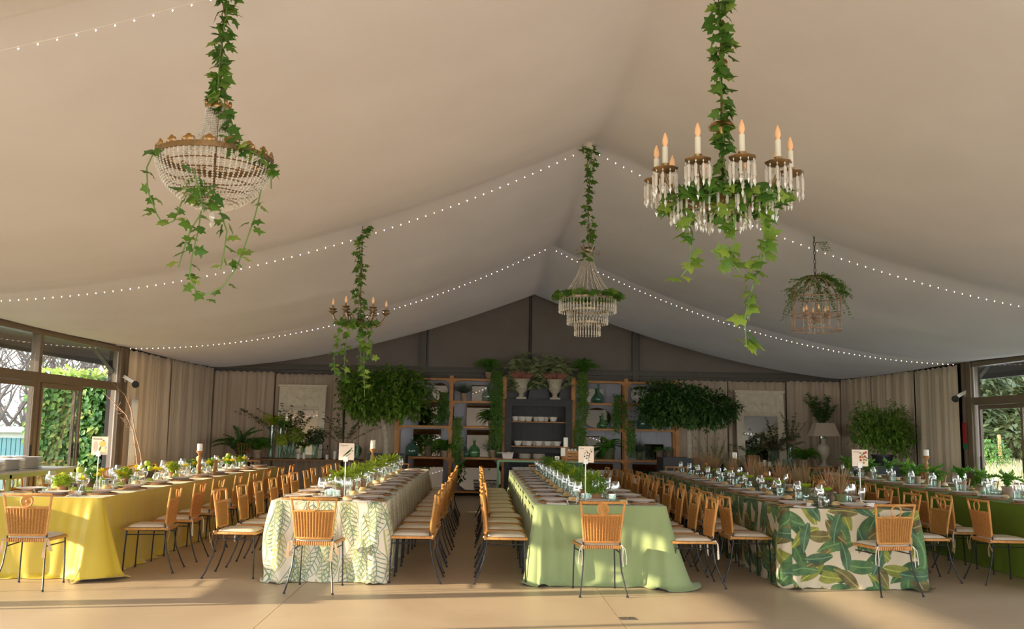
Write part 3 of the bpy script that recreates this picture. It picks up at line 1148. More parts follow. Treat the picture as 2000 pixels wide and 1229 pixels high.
WG = wine(.215, .043, 'wine_glass')
WS = wine(.185, .036, 'wine_glass')
TM = one('water_tumbler', MB().lathe([(0, .006), (.03, .006), (.034, .0), (.037, .02), (.042, .09), (.0405, .09), (.035, .02), (.0, .012)], 14), 'tumbler', 'x', 'glass')
CARD = one('place_card', MB().add([(-.04, -.016, 0), (.04, -.016, 0), (.04, 0, .042), (-.04, 0, .042), (.04, .016, 0), (-.04, .016, 0)], [(0, 1, 2, 3), (3, 2, 4, 5)]), 'napkin', 'x', 'card')
NAP = thing('napkin', 'x', 'napkin')
MB().grid(lambda i, j: (-.05 + .1 * i / 5, -.1 + .2 * j / 9, .006 + .008 * sin(3.1 * i / 5) * (1 + .4 * sin(j))), 6, 10).box(0, 0, .003, .098, .198, .005).build('folded_cloth', M['napkin'], NAP)
first = set()
TW = {'charger': CHG, 'dinner_plate': PLA, 'bread_plate': BPL, 'bread_roll': ROLL, 'wg': WG, 'ws': WS, 'water_tumbler': TM, 'place_card': CARD, 'napkin': NAP}


def put(key, p, rz, label, group):
    o = TW[key]
    if key not in first:
        first.add(key)
        o.location = p
        o.rotation_euler = (0, 0, rz)
        o['label'] = label
        o['group'] = group
        return o
    return dup(o, p, rz, label, group)


rt_ = random.Random(21)


def setting(T, x, y, rz, where, card=False):
    """x,y: edge point in table coordinates; rz: direction of the diner facing the table"""
    def q(a, f, z):
        # a: to the diner's side, f: forward from the edge
        px = x + a * cos(rz) - f * sin(rz)
        py = y + a * sin(rz) + f * cos(rz)
        return tloc(T, px, py, z)
    j = lambda s: rt_.uniform(-s, s)
    tn = where[0]
    w = where[1]
    A = T[4] + rz
    a0 = j(.015)
    put('charger', q(a0, .20, Z), j(3), 'woven brown charger, %s' % w, 'chargers on the %s' % tn)
    put('dinner_plate', q(a0 + j(.006), .20 + j(.006), Z + .0155), 0, 'greige dinner plate on a charger, %s' % w, 'plates on the %s' % tn)
    s = -1
    c = q(s * .15 + j(.02), .41 + j(.02), Z)
    put('bread_plate', c, 0, 'small white bread plate, %s' % w, 'bread plates on the %s' % tn)
    put('bread_roll', (c[0], c[1], Z + .004), j(3), 'crusty bread roll on a small plate, %s' % w, 'bread rolls on the %s' % tn)
    put('wg', q(.06 + j(.02), .44 + j(.015), Z), 0, 'larger wine glass, %s' % w, 'wine glasses on the %s' % tn)
    put('ws', q(.155 + j(.02), .43 + j(.02), Z), 0, 'slimmer wine glass, %s' % w, 'wine glasses on the %s' % tn)
    put('water_tumbler', q(-.02 + j(.02), .50 + j(.02), Z), 0, 'pale green water tumbler, %s' % w, 'tumblers on the %s' % tn)
    if card:
        put('place_card', q(.20 + j(.02), .31 + j(.02), Z), A + j(.3), 'white folded place card, %s' % w, 'place cards on the %s' % tn)


def lay(T, side, n, y0, step, tn, w):
    hw = (T[1] - T[0]) / 2
    for i in range(n):
        y = y0 - T[2] + i * step
        if y > T[3] - T[2] - .2:
            break
        setting(T, side * hw, y, pi / 2 if side > 0 else -pi / 2, (tn, '%s setting from the front, %s' % (ORD[i], w)), i % 3 == 0)


lay(T1, 1, 9, 9.62, .84, 'yellow table', 'yellow table inner side')
lay(T1, -1, 9, 9.85, .84, 'yellow table', 'yellow table window side')
lay(T2, -1, 10, 9.36, .72, 'feather-leaf table', 'feather-leaf table outer side')
lay(T2, 1, 10, 9.36, .71, 'feather-leaf table', 'feather-leaf table aisle side')
lay(T3, -1, 11, 9.34, .69, 'sage table', 'sage table aisle side')
lay(T3, 1, 10, 9.36, .74, 'sage table', 'sage table outer side')
lay(T4, -1, 11, 9.42, .70, 'banana-leaf table', 'banana-leaf table inner side')
lay(T4, 1, 10, 9.6, .74, 'banana-leaf table', 'banana-leaf table outer side')
lay(T5, -1, 11, 9.35, .74, 'lime table', 'lime table inner side')
lay(T5, 1, 9, 10.3, .85, 'lime table', 'lime table window side')
for T, nm, xx in ((T1, 'yellow table', .05), (T2, 'feather-leaf table', -.05), (T3, 'sage table', -.05), (T4, 'banana-leaf table', .12)):
    setting(T, xx, 0, 0, (nm, 'end setting of the %s' % nm), True)

# napkins draped at the near corners
for T, x, y, rz, l in ((T1, .25, .14, .4, 'white napkin on the near end of the yellow table'), (T2, .32, .08, 1.2, 'white napkin on the near end of the feather-leaf table'),
                       (T3, -.42, .09, 1.4, 'white napkin on the near end of the sage table'), (T4, -.42, .12, 1.0, 'white napkin on the near end of the banana-leaf table')):
    put('napkin', tloc(T, x, y, Z), rz, l, 'napkins at the table ends')
# ------------------------------------------------------------------ leaves and vines
def ivy_mesh(name, m, seed):
    r = random.Random(seed)
    pts = [(0, 0)]
    prof = [(0, -.12), (.22, -.26), (.52, -.10), (.34, .18), (.62, .42), (.26, .52), (.0, 1.0)]
    L = [(x * (1 + r.uniform(-.1, .1)), y, -.18 * abs(x) + .10 * sin(y * 4 + seed)) for x, y in prof]
    v = [(0, .2, .05)] + [(x, y, z) for x, y, z in L] + [(-x, y, z) for x, y, z in L[-2:0:-1]]
    n = len(v) - 1
    f = [(0, 1 + i, 1 + (i + 1) % n) for i in range(n)]
    b = MB().add(v, f)
    return b.mesh(name, m, 180)


IVY = [ivy_mesh('ivy_leaf', M['ivy'], i) for i in range(3)] + [ivy_mesh('ivy_leaf', M['ivylight'], i + 5) for i in range(2)]


def put_leaf(parent, p, out, size, r, light=.2, name='leaf'):
    me = IVY[3 + r.randrange(2)] if r.random() < light else IVY[r.randrange(3)]
    d = Vector((out[0] + r.uniform(-.6, .6), out[1] + r.uniform(-.6, .6), -.35 + r.uniform(-.7, .5))).normalized()
    nrm = Vector((out[0] * .8 + r.uniform(-.5, .5), out[1] * .8 - .35 + r.uniform(-.4, .4), r.uniform(-.1, .7)))
    x = d.cross(nrm)
    if x.length < .05:
        x = Vector((1, 0, 0))
    x.normalize()
    z = x.cross(d).normalized()
    m = Matrix((x, d, z)).transposed().to_euler()
    return link(name, me, parent, None, p, m, size * r.uniform(.75, 1.2))


def vine(parent, pts, r, spread, per, size, light=.2, stem=True, name='stem', taper=0):
    """leaves scattered along a polyline with a stem"""
    P = [Vector(p) for p in pts]
    if stem:
        MB().tube(P, .0035, 5).build(name, M['stem'], parent)
    for a, b in zip(P, P[1:]):
        L = (b - a).length
        k = L * per
        n = int(k) + (r.random() < k - int(k))
        for i in range(n):
            q = a.lerp(b, r.random())
            an = r.uniform(0, 2 * pi)
            out = (cos(an), sin(an))
            rr = spread * r.uniform(.3, 1)
            put_leaf(parent, (q.x + out[0] * rr, q.y + out[1] * rr, q.z + r.uniform(-.02, .02)), out, size, r, light)


def chain(parent, x, y, z0, z1, m, rr=.012):
    b = MB()
    n = int((z1 - z0) / (rr * 2.6))
    for i in range(n):
        z = z0 + (i + .5) * (z1 - z0) / n
        pts = []
        for k in range(8):
            a = 2 * pi * k / 8
            px, pz = rr * .7 * cos(a), rr * 1.6 * sin(a)
            pts.append((x + (px if i % 2 else 0), y + (0 if i % 2 else px), z + pz))
        b.tube(pts, rr * .22, 4, True)
    return b.build('chain', M[m], parent)


def spinpart(me, name, parent, n, c=(0, 0, 0), a0=0, tilt=None):
    for i in range(n):
        link(name, me, parent, None, c, (0, 0, a0 + 2 * pi * i / n))


def prism_mesh(L, r=.007, name='prism'):
    b = MB()
    b.octa((0, 0, -.008), .0045, .008)
    b.lathe([(.001, -.016), (r, -.026), (r * .95, -L * .62), (r * .35, -L * .66), (r * 1.05, -L * .82), (.0, -L)], 5)
    return b.mesh(name, M['crystal'], 10)


# 1. beaded basket chandelier ------------------------------------------------
CX, CY = -1.30, 4.35
t = thing('basket_chandelier', 'beaded crystal basket chandelier with gilt crest, trailing ivy, closest to the yellow table', 'chandelier', (CX, CY, 0))
zc, zr, zb, Rr = 2.99, 2.735, 2.49, .268
b = MB().tube([(0, 0, 2.52), (0, 0, zc + .02)], .006, 6)
b.ball((0, 0, zc + .03), .02)
b.build('centre_rod', M['brass'], t)
chain(t, 0, 0, zc + .05, 3.74, 'brass')
cm = MB()
cm.lathe([(.055, zc - .012), (.06, zc), (.058, zc + .012), (.052, zc + .012), (.055, zc - .012)], 24)
for i in range(10):
    a = 2 * pi * i / 10
    cm.ball((.057 * cos(a), .057 * sin(a), zc + .022), (.009, .009, .016), 7, 5)
cm.build('crown', M['gold'], t)
rm = MB()
rm.lathe([(Rr - .008, zr - .012), (Rr + .004, zr - .012), (Rr + .006, zr + .012), (Rr - .002, zr + .016), (Rr - .008, zr - .012)], 48)
rm.build('rim', M['brass'], t)
cr = MB()
cr.ball((Rr, 0, zr + .028), (.006, .017, .018), 8, 6)
for s in (-1, 1):
    cr.ring((0, 0, 0), .011, .004, 10, 4)
    k = len(cr.v) - 40
    for q in range(k, len(cr.v)):
        x, y, z = cr.v[q]
        cr.v[q] = (Rr + z, s * .018 + x, zr + .02 + y)
spinpart(cr.mesh('crest', M['gold']), 'crest', t, 18)
# strands from crown to rim
ups = MB()
for i in range(22):
    f = i / 21
    ups.octa((.056 + (Rr * .62 - .056) * f ** 2.2, 0, zc - .01 - (zc - zr - .0) * f), .0062, .0068)
ups.tube([(.056 + (Rr * .62 - .056) * (i / 10) ** 2.2, 0, zc - .01 - (zc - zr) * i / 10) for i in range(11)], .0012, 3)
spinpart(ups.mesh('bead_strand', M['crystal'], 10), 'bead_strand', t, 34)
dn = MB()
for i in range(24):
    f = i / 23
    rr = .05 + (Rr - .05) * cos(f * pi / 2) ** .62
    dn.octa((rr, 0, zr - .016 - (zr - zb - .02) * f), .0068, .0062)
dn.tube([(.05 + (Rr - .05) * cos(i / 12 * pi / 2 * .999) ** .62, 0, zr - .016 - (zr - zb - .02) * i / 12) for i in range(13)], .0012, 3)
spinpart(dn.mesh('basket_strand', M['crystal'], 10), 'basket_strand', t, 62)
for z_, f in ((0, .18), (1, .36), (2, .55), (3, .72), (4, .88)):
    rr = .05 + (Rr - .05) * cos(f * pi / 2) ** .62
    MB().ring((0, 0, zr - .016 - (zr - zb - .02) * f), rr - .008, .0035, 40, 4).build('hoop', M['brass'], t)
MB().ball((0, 0, zb - .03), (.014, .014, .028), 8, 6).octa((0, 0, zb - .07), .012, .02).build('finial', M['crystal'], t)
r = random.Random(31)
g = thing('ivy_garland', 'ivy garland wound up the chain and spilling from the beaded basket chandelier', 'garland', (CX, CY, 0))
vine(g, [(.0, -.02, 3.72), (.02, -.02, 3.5), (0, -.02, 3.25), (.0, -.02, 3.04)], r, .045, 140, .052, .12)
vine(g, [(.0, -.06, 3.04), (.05, -.07, 2.98), (.08, -.10, 2.88), (.12, -.18, 2.77), (.16, -.24, 2.73)], r, .03, 85, .05, .15)
vine(g, [(.16, -.24, 2.74), (.24, -.16, 2.72), (.28, -.05, 2.69), (.275, 0, 2.6)], r, .025, 60, .05, .15)
vine(g, [(-.22, -.18, 2.73), (-.285, -.1, 2.66), (-.28, -.08, 2.55), (-.25, -.1, 2.50), (-.22, -.12, 2.44), (-.18, -.13, 2.38), (-.13, -.14, 2.40), (-.10, -.13, 2.50)], r, .03, 26, .05, .2)
vine(g, [(-.02, -.25, 2.62), (.0, -.2, 2.52), (0, -.12, 2.45)], r, .09, 130, .052, .3)
vine(g, [(-.02, -.1, 2.46), (-.03, -.1, 2.35), (-.05, -.1, 2.24), (-.055, -.1, 2.15), (-.02, -.11, 2.08), (.03, -.12, 2.06), (.10, -.11, 2.1), (.16, -.1, 2.2), (.19, -.08, 2.32), (.22, -.06, 2.45), (.24, -.05, 2.58)], r, .035, 27, .052, .3)
vine(g, [(-.02, -.11, 2.44), (-.06, -.12, 2.36), (-.09, -.11, 2.26), (-.11, -.1, 2.19)], r, .04, 30, .052, .3)
vine(g, [(.07, -.12, 2.46), (.11, -.12, 2.36), (.10, -.12, 2.25), (.09, -.12, 2.18)], r, .04, 30, .052, .3)

# 2. six arm brass chandelier -------------------------------------------------
CX, CY = -1.35, 10.1
t = thing('arm_chandelier', 'worn brass six-arm candle chandelier wrapped in ivy, above the feather-leaf table', 'chandelier', (CX, CY, 0))
MB().lathe([(.0, 2.575), (.012, 2.58), (.03, 2.61), (.045, 2.64), (.025, 2.67), (.014, 2.70), (.016, 2.80), (.022, 2.83), (.012, 2.86), (.010, 3.08), (.014, 3.10), (.045, 3.125), (.05, 3.135), (.02, 3.15), (.012, 3.18), (.010, 3.35)], 16).build('column', M['silverbrass'], t)
chain(t, 0, 0, 3.35, 3.7, 'brass', .014)
am = MB()
am.tube([(.03, 0, 2.64), (.08, 0, 2.585), (.15, 0, 2.575), (.22, 0, 2.60), (.27, 0, 2.65), (.288, 0, 2.70)], [.012, .014, .017, .017, .014, .010], 8)
am.tube([(.10, 0, 2.60), (.12, 0, 2.67), (.17, 0, 2.69), (.19, 0, 2.66), (.17, 0, 2.64)], .006, 5)
cup = MB().lathe([(.0, 2.69), (.012, 2.695), (.02, 2.71), (.045, 2.725), (.05, 2.735), (.028, 2.735), (.022, 2.745), (.042, 2.755), (.046, 2.762), (.014, 2.765), (.012, 2.80), (.0, 2.80)], 14, (.288, 0, 0))
blb = MB().lathe([(.006, 2.80), (.015, 2.822), (.013, 2.842), (.004, 2.87), (.0, 2.876)], 10, (.288, 0, 0))
ma, mc, mb_ = am.mesh('arm', M['silverbrass']), cup.mesh('candle_cup', M['silverbrass']), blb.mesh('bulb', M['bulb'])
for i in range(6):
    rot = (0, 0, 2 * pi * i / 6 + .12)
    a = link('arm', ma, t, None, None, rot)
    link('candle_cup', mc, a)
    link('bulb', mb_, a)
r = random.Random(32)
g = thing('ivy_garland', 'ivy garland climbing the stem of the brass six-arm chandelier, strands dangling below', 'garland', (CX, CY, 0))
vine(g, [(.02, 0, 3.62), (-.02, -.02, 3.52), (-.02, -.03, 3.4), (0, -.03, 3.2), (-.02, -.03, 3.0), (.0, -.03, 2.8), (.0, -.04, 2.66)], r, .06, 80, .06, .08)
vine(g, [(.0, -.02, 3.62), (.05, -.02, 3.66), (.08, -.02, 3.67)], r, .03, 100, .06, .08, False)
vine(g, [(-.18, -.1, 2.62), (-.08, -.2, 2.58), (.06, -.2, 2.57), (.18, -.12, 2.6)], r, .07, 150, .062, .35)
for (x, zb_) in ((-.235, 2.02), (-.12, 1.98), (.05, 2.05), (.09, 1.80), (.15, 2.2)):
    vine(g, [(x * .7, -.16, 2.56), (x * .9, -.17, 2.42), (x, -.16, (2.4 + zb_) / 2), (x + .02, -.16, zb_)], r, .03, 42, .06, .65)

# 3. tiered crystal chandelier --------------------------------------------------
CX, CY = XC, 10.1
t = thing('tiered_chandelier', 'three-tiered crystal waterfall chandelier under the ridge with a wreath of ivy', 'chandelier', (CX, CY, 0))
chain(t, 0, 0, 3.56, 4.6, 'brass', .016)
MB().lathe([(.05, 4.62), (.06, 4.66), (.05, 4.72), (.03, 4.74)], 16).build('ceiling_rose', M['candlewhite'], t)
cm = MB().lathe([(.045, 3.44), (.06, 3.46), (.062, 3.49), (.05, 3.50), (.04, 3.50)], 20)
cm.build('crown', M['silverbrass'], t)
sc = MB()
sc.tube([(.05 + .03 * k / 8 * 1.2 + .045 * sin(pi * k / 8 * 1.7) * .6, 0, 3.49 + .05 * sin(pi * k / 8 * 1.5)) for k in range(9)], .005, 5)
spinpart(sc.mesh('scroll', M['silverbrass']), 'scroll', t, 8)
sc = MB().ring((.115, 0, 3.46), .022, .005, 14, 5, 'Y')
spinpart(sc.mesh('side_loop', M['silverbrass']), 'side_loop', t, 4, (0, 0, 0), .1)
up = MB()
for i in range(30):
    f = i / 29
    up.octa((.05 + .2 * f ** 1.7, 0, 3.44 - .44 * f), .0085, .0085)
up.tube([(.05 + .2 * (i / 8) ** 1.7, 0, 3.44 - .44 * i / 8) for i in range(9)], .0015, 3)
spinpart(up.mesh('bead_strand', M['crystal'], 10), 'bead_strand', t, 26)
rods = MB().tube([(.05 + .2 * (i / 8) ** 1.7 - .012, 0, 3.44 - .44 * i / 8) for i in range(9)], .005, 5)
spinpart(rods.mesh('stay', M['silverbrass']), 'stay', t, 8, a0=.1)
for (R1, z, L, n, nb) in ((.315, 2.925, .125, 52, 2), (.225, 2.80, .13, 40, 4), (.142, 2.665, .12, 28, 4)):
    MB().lathe([(R1 - .004, z - .01), (R1 + .004, z - .01), (R1 + .005, z + .012), (R1 - .004, z + .012), (R1 - .004, z - .01)], 44).build('hoop', M['silverbrass'], t)
    bm = MB()
    for k in range(nb):
        bm.octa((R1, 0, z - .018 - .016 * k), .0085, .008)
    pl = prism_mesh(L - .016 * nb + .02)
    for v in pl.vertices:
        bm.v.append((v.co.x + R1, v.co.y, v.co.z + z - .01 - .016 * nb))
    o0 = nb * 6
    bm.f += [tuple(i + o0 for i in p.vertices) for p in pl.polygons]
    spinpart(bm.mesh('prism', M['crystal'], 10), 'prism', t, n)
r = random.Random(33)
g = thing('ivy_garland', 'ivy garland twined from the ridge down to the tiered crystal chandelier and round its rim', 'garland', (CX, CY, 0))
vine(g, [(-.06, 0, 4.66), (-.02, -.02, 4.66), (.1, 0, 4.6)], r, .05, 120, .065, .05, False)
vine(g, [(.03, -.02, 4.62), (.02, -.03, 4.3), (-.02, -.03, 4.0), (.02, -.03, 3.7), (0, -.04, 3.52), (-.03, -.05, 3.36)], r, .055, 72, .062, .08)
vine(g, [(.34 * cos(2 * pi * i / 16), .34 * sin(2 * pi * i / 16), 2.97) for i in range(17)], r, .045, 62, .075, .15)

# 4. ten-candle prism chandelier -----------------------------------------------
CX, CY = 1.16, 4.35
t = thing('candle_chandelier', 'gilt ten-candle chandelier hung with long glass prisms, trailing pale ivy', 'chandelier', (CX, CY, 0))
MB().tube([(0, 0, 2.60), (0, 0, 3.0), (0, 0, 3.30)], .006, 6).build('centre_rod', M['brass'], t)
chain(t, 0, 0, 3.3, 4.42, 'brass', .013)
MB().lathe([(.0, 3.255), (.006, 3.26), (.02, 3.268), (.03, 3.285), (.032, 3.30), (.022, 3.315), (.0, 3.32)], 20, (0, 0, 0), .05, 10).build('gilt_ball', M['gold'], t)
MB().lathe([(.006, 2.93), (.012, 2.95), (.02, 2.965), (.045, 2.975), (.06, 2.972), (.066, 2.962), (.05, 2.985), (.015, 2.985)], 30, (0, 0, 0), .06, 8).build('gilt_corolla', M['gold'], t)
MB().lathe([(0, 2.53), (.02, 2.54), (.06, 2.56), (.09, 2.60), (.095, 2.615), (.03, 2.62), (.015, 2.66), (.012, 2.70)], 24, (0, 0, 0), .04, 12).build('bowl', M['brass'], t)
am = MB().tube([(.06, 0, 2.60), (.13, 0, 2.57), (.21, 0, 2.575), (.28, 0, 2.61), (.315, 0, 2.665), (.32, 0, 2.70)], [.008, .009, .009, .008, .007, .006], 6)
dish = MB().lathe([(.008, 2.695), (.03, 2.70), (.058, 2.712), (.062, 2.718), (.03, 2.716), (.016, 2.73), (.02, 2.742), (.0, 2.745)], 16, (.32, 0, 0), .04, 8)
slv = MB().lathe([(.0135, 2.742), (.0135, 2.825), (.0, 2.826)], 12, (.32, 0, 0))
blb = MB().lathe([(.007, 2.825), (.0145, 2.848), (.012, 2.868), (.004, 2.892), (.0, 2.898)], 10, (.32, 0, 0))
ma, md, ms, mb_ = am.mesh('arm', M['brass']), dish.mesh('drip_dish', M['brass']), slv.mesh('candle_sleeve', M['candlewhite']), blb.mesh('bulb', M['bulb'])
pm = prism_mesh(.128, .0072)
pm2 = prism_mesh(.115, .0068)
for i in range(10):
    a0 = 2 * pi * i / 10 - pi / 2 + .02
    a = link('arm', ma, t, None, None, (0, 0, a0))
    for nm, me in (('drip_dish', md), ('candle_sleeve', ms), ('bulb', mb_)):
        link(nm, me, a)
    for k in range(10):
        q = 2 * pi * k / 10 + .2
        link('prism', pm, a, None, (.32 + .056 * cos(q), .056 * sin(q), 2.708), (0, 0, q))
    link('prism', pm, a, None, (.32, 0, 2.655))
    link('prism', pm2, a, None, (.25, 0, 2.59))
for ring, (R1, z, n) in enumerate(((.235, 2.60, 36), (.13, 2.575, 22))):
    MB().ring((0, 0, z), R1, .004, 40, 4).build('hoop', M['brass'], t)
    for k in range(n):
        q = 2 * pi * k / n
        link('prism', pm2, t, None, (R1 * cos(q), R1 * sin(q), z), (0, 0, q))
r = random.Random(34)
g = thing('ivy_garland', 'pale ivy garland draped over the ten-candle prism chandelier with a long tail', 'garland', (CX, CY, 0))
vine(g, [(.02, -.02, 3.70), (-.02, -.02, 3.5), (.01, -.02, 3.33)], r, .045, 149, .062, .2)
vine(g, [(.01, -.03, 3.33), (-.02, -.03, 3.25), (.0, -.03, 3.08), (.0, -.02, 2.95), (.0, -.03, 2.8), (.01, -.04, 2.66)], r, .035, 91, .062, .15)
vine(g, [(.26 * cos(2 * pi * i / 12), .26 * sin(2 * pi * i / 12), 2.585 + .03 * sin(3 * i)) for i in range(13)], r, .05, 80, .065, .2)
vine(g, [(-.2, -.2, 2.6), (-.05, -.25, 2.6), (.12, -.22, 2.6)], r, .06, 143, .065, .3)
vine(g, [(-.17, -.15, 2.55), (-.2, -.15, 2.45), (-.22, -.15, 2.40), (-.19, -.15, 2.32), (-.2, -.15, 2.24), (-.24, -.15, 2.19)], r, .025, 44, .065, .65)
vine(g, [(.02, -.2, 2.6), (.0, -.2, 2.5), (.0, -.2, 2.38), (-.02, -.2, 2.26), (.03, -.2, 2.20)], r, .035, 57, .067, .7)
vine(g, [(.1, -.2, 2.55), (.14, -.2, 2.42), (.13, -.2, 2.32), (.10, -.2, 2.2), (.06, -.2, 2.08), (.04, -.2, 1.98), (.05, -.2, 1.86)], r, .03, 52, .065, .75)
vine(g, [(-.05, -.2, 2.55), (-.1, -.2, 2.47)], r, .04, 65, .065, .6)

# 5. birdcage lantern ------------------------------------------------------------
CX, CY = 3.73, 10.1
t = thing('birdcage_lantern', 'rusty wire birdcage lantern with a little candle chandelier inside', 'lantern', (CX, CY, 0))
chain(t, 0, 0, 3.24, 3.74, 'wire', .018)
Rc, z0, z1, z2 = .268, 2.635, 3.0, 3.24
for z in (z0, 2.80, z1):
    MB().ring((0, 0, z), Rc, .0075, 36, 6).build('hoop', M['twig'], t)
bar = MB().tube([(Rc, 0, z0)] + [(Rc, 0, z1)] + [(Rc * cos(pi / 2 * k / 8), 0, z1 + (z2 - z1) * sin(pi / 2 * k / 8)) for k in range(1, 9)], .0065, 6)
spinpart(bar.mesh('bar', M['twig']), 'bar', t, 8, a0=.2)
MB().tube([(0, 0, 2.77), (0, 0, 3.24)], .006, 6).ball((0, 0, 2.76), (.03, .03, .02)).build('inner_stem', M['twig'], t)
ar = MB().tube([(.02, 0, 2.76), (.05, 0, 2.72), (.10, 0, 2.71), (.13, 0, 2.75), (.135, 0, 2.79)], .006, 6).lathe([(.005, 2.785), (.03, 2.795), (.032, 2.80), (.012, 2.80), (.012, 2.85), (.0, 2.85)], 10, (.135, 0, 0))
blb = MB().lathe([(.005, 2.85), (.0135, 2.872), (.010, 2.892), (.0, 2.915)], 8, (.135, 0, 0))
dr = MB()
for k in range(5):
    dr.octa((.135, .02, 2.78 - .022 * k), .007, .01)
dr2 = MB()
for k in range(5):
    dr2.octa((.08, 0, 2.70 - .022 * k), .007, .01)
ms = [('inner_arm', ar.mesh('inner_arm', M['twig'])), ('bulb', blb.mesh('bulb', M['bulb'])), ('drop_chain', dr.mesh('drop_chain', M['crystal'])), ('drop_chain', dr2.mesh('drop_chain', M['crystal']))]
for i in range(6):
    a = link(ms[0][0], ms[0][1], t, None, None, (0, 0, 2 * pi * i / 6 + .4))
    for nm, me in ms[1:]:
        link(nm, me, a)
r = random.Random(35)
g = thing('maidenhair_garland', 'small-leaved green garland draped over the dome of the birdcage lantern', 'garland', (CX, CY, 0))
fb_ = MB()
def sprig(mb, p, d, L, r, n=10, ls=.022, w=.02):
    d = Vector(d).normalized()
    for i in range(n):
        q = Vector(p) + d * L * i / n + Vector((0, 0, -.5 * L * (i / n) ** 2))
        for s in (-1, 1):
            sd = Vector((r.uniform(-1, 1), r.uniform(-1, 1), r.uniform(-.4, .6)))
            mb.leaf(q, sd, Vector((0, -.3, 1)), ls * r.uniform(.7, 1.3), w)
for i in range(150):
    a = r.uniform(-1.2, 2.6) if i > 40 else r.uniform(0, 6.28)
    k = r.random() ** .8
    q = (Rc * sin(k * 1.5) * cos(a) * 1.02, Rc * sin(k * 1.5) * sin(a) - .02, z1 + .25 * cos(k * 1.5))
    sprig(fb_, q, (cos(a) + r.uniform(-.5, .5), sin(a) + r.uniform(-.5, .5), r.uniform(-.4, .5)), r.uniform(.08, .16), r)
for i in range(26):
    a = r.uniform(0, 6.28)
    sprig(fb_, (Rc * cos(a), Rc * sin(a), z1 + .02), (cos(a) * .4, sin(a) * .4, -.6), r.uniform(.15, .24), r)
for i in range(6):
    sprig(fb_, (.03 + .02 * i, 0, 3.64), (.6, -.3, -.8), .10, r, 6)
fb_.build('foliage', M['bamboo'], g, 'stuff')
MB().tube([(.1, -.1, 3.2), (.2, -.15, 3.08), (.28, -.15, 2.95)], .003, 4).build('stem', M['stem'], g)
# ------------------------------------------------------------------ plants
def frond_mesh(name, m, L, w, pairs, arch, seed, curl=0, taper=1.0):
    """an arching fern frond along +X with paired leaflets"""
    r = random.Random(seed)
    b = MB()
    pts = []
    for i in range(pairs + 1):
        f = i / pairs
        pts.append(Vector((L * (f - .25 * arch * f * f), 0, L * (arch * (.9 * f - 1.1 * f * f)) + curl * .06 * sin(6 * f) * f)))
    b.tube(pts[::2] if pairs > 8 else pts, [.004 * (1 - .7 * i / len(pts[::2] if pairs > 8 else pts)) for i in range(len(pts[::2] if pairs > 8 else pts))], 4)
    for i in range(1, pairs + 1):
        f = i / pairs
        t = (pts[i] - pts[i - 1]).normalized()
        ww = w * (sin(pi * min(1, f * .9 + .1)) ** .7) * taper
        for s in (-1, 1):
            d = (Vector((0, s, 0)) + t * .55 + Vector((0, 0, r.uniform(-.35, .15)))).normalized()
            b.leaf(pts[i], d, Vector((0, 0, 1)), ww * r.uniform(.85, 1.15), L / pairs * (1.05 + .4 * curl), .3, .3)
    return b.mesh(name, m, 180)


FR = {}
def fern(parent, c, n, L, r, m='fern', w=.045, arch=.9, up=.5, curl=0, pairs=14, spread=2 * pi, a0=0, name='frond'):
    key = (m, L, w, arch, curl, pairs)
    if key not in FR:
        FR[key] = [frond_mesh('frond', M[m], L, w, pairs, arch * (1 + .2 * k), 7 + k, curl) for k in range(2)]
    for i in range(n):
        a = a0 + spread * (i + r.uniform(-.4, .4)) / n
        el = up + r.uniform(-.45, .45)
        o = link(name, FR[key][i % 2], parent, None, (c[0] + .02 * cos(a), c[1] + .02 * sin(a), c[2]), (r.uniform(-.25, .25), -el, a), r.uniform(.75, 1.12))


def bush(parent, c, rad, n, ls, m, r, shell=.55, name='foliage', lw=.55, sub=1, lobes=0):
    """many small leaves in an uneven ellipsoid"""
    b = MB()
    cs = [(0, 0, 0, 1)]
    if lobes:
        cs = []
        for k in range(lobes):
            a, u = r.uniform(0, 2 * pi), r.uniform(-.75, .75)
            q = sqrt(1 - u * u) * .68
            cs.append((q * cos(a), q * sin(a), u * .62, r.uniform(.32, .52)))
        cs += [(0, 0, 0, .62)] * max(1, lobes // 4)
    tot = sum(k[3] ** 2 for k in cs)
    for (ox, oy, oz, kr) in cs:
        for i in range(int(n * kr * kr / tot)):
            u = r.uniform(-1, 1)
            a = r.uniform(0, 2 * pi)
            q = (shell + (1 - shell) * r.random() ** .6) * kr * (1 + .16 * sin(5 * a + 3 * u) + .1 * sin(9 * u + 2 * a))
            s = sqrt(1 - u * u)
            o = Vector((s * cos(a), s * sin(a), u))
            p = Vector((c[0] + rad[0] * (ox + q * o.x), c[1] + rad[1] * (oy + q * o.y), c[2] + rad[2] * (oz + q * o.z)))
            for _ in range(sub):
                d = Vector((o.x + r.uniform(-.9, .9), o.y + r.uniform(-.9, .9), o.z * .6 + r.uniform(-.8, .5)))
                b.leaf(p, d, Vector((o.x * .5, o.y * .5, 1)), ls * r.uniform(.7, 1.35), ls * lw, .2, .25)
    return b.build(name, M[m], parent, 'stuff', 180)


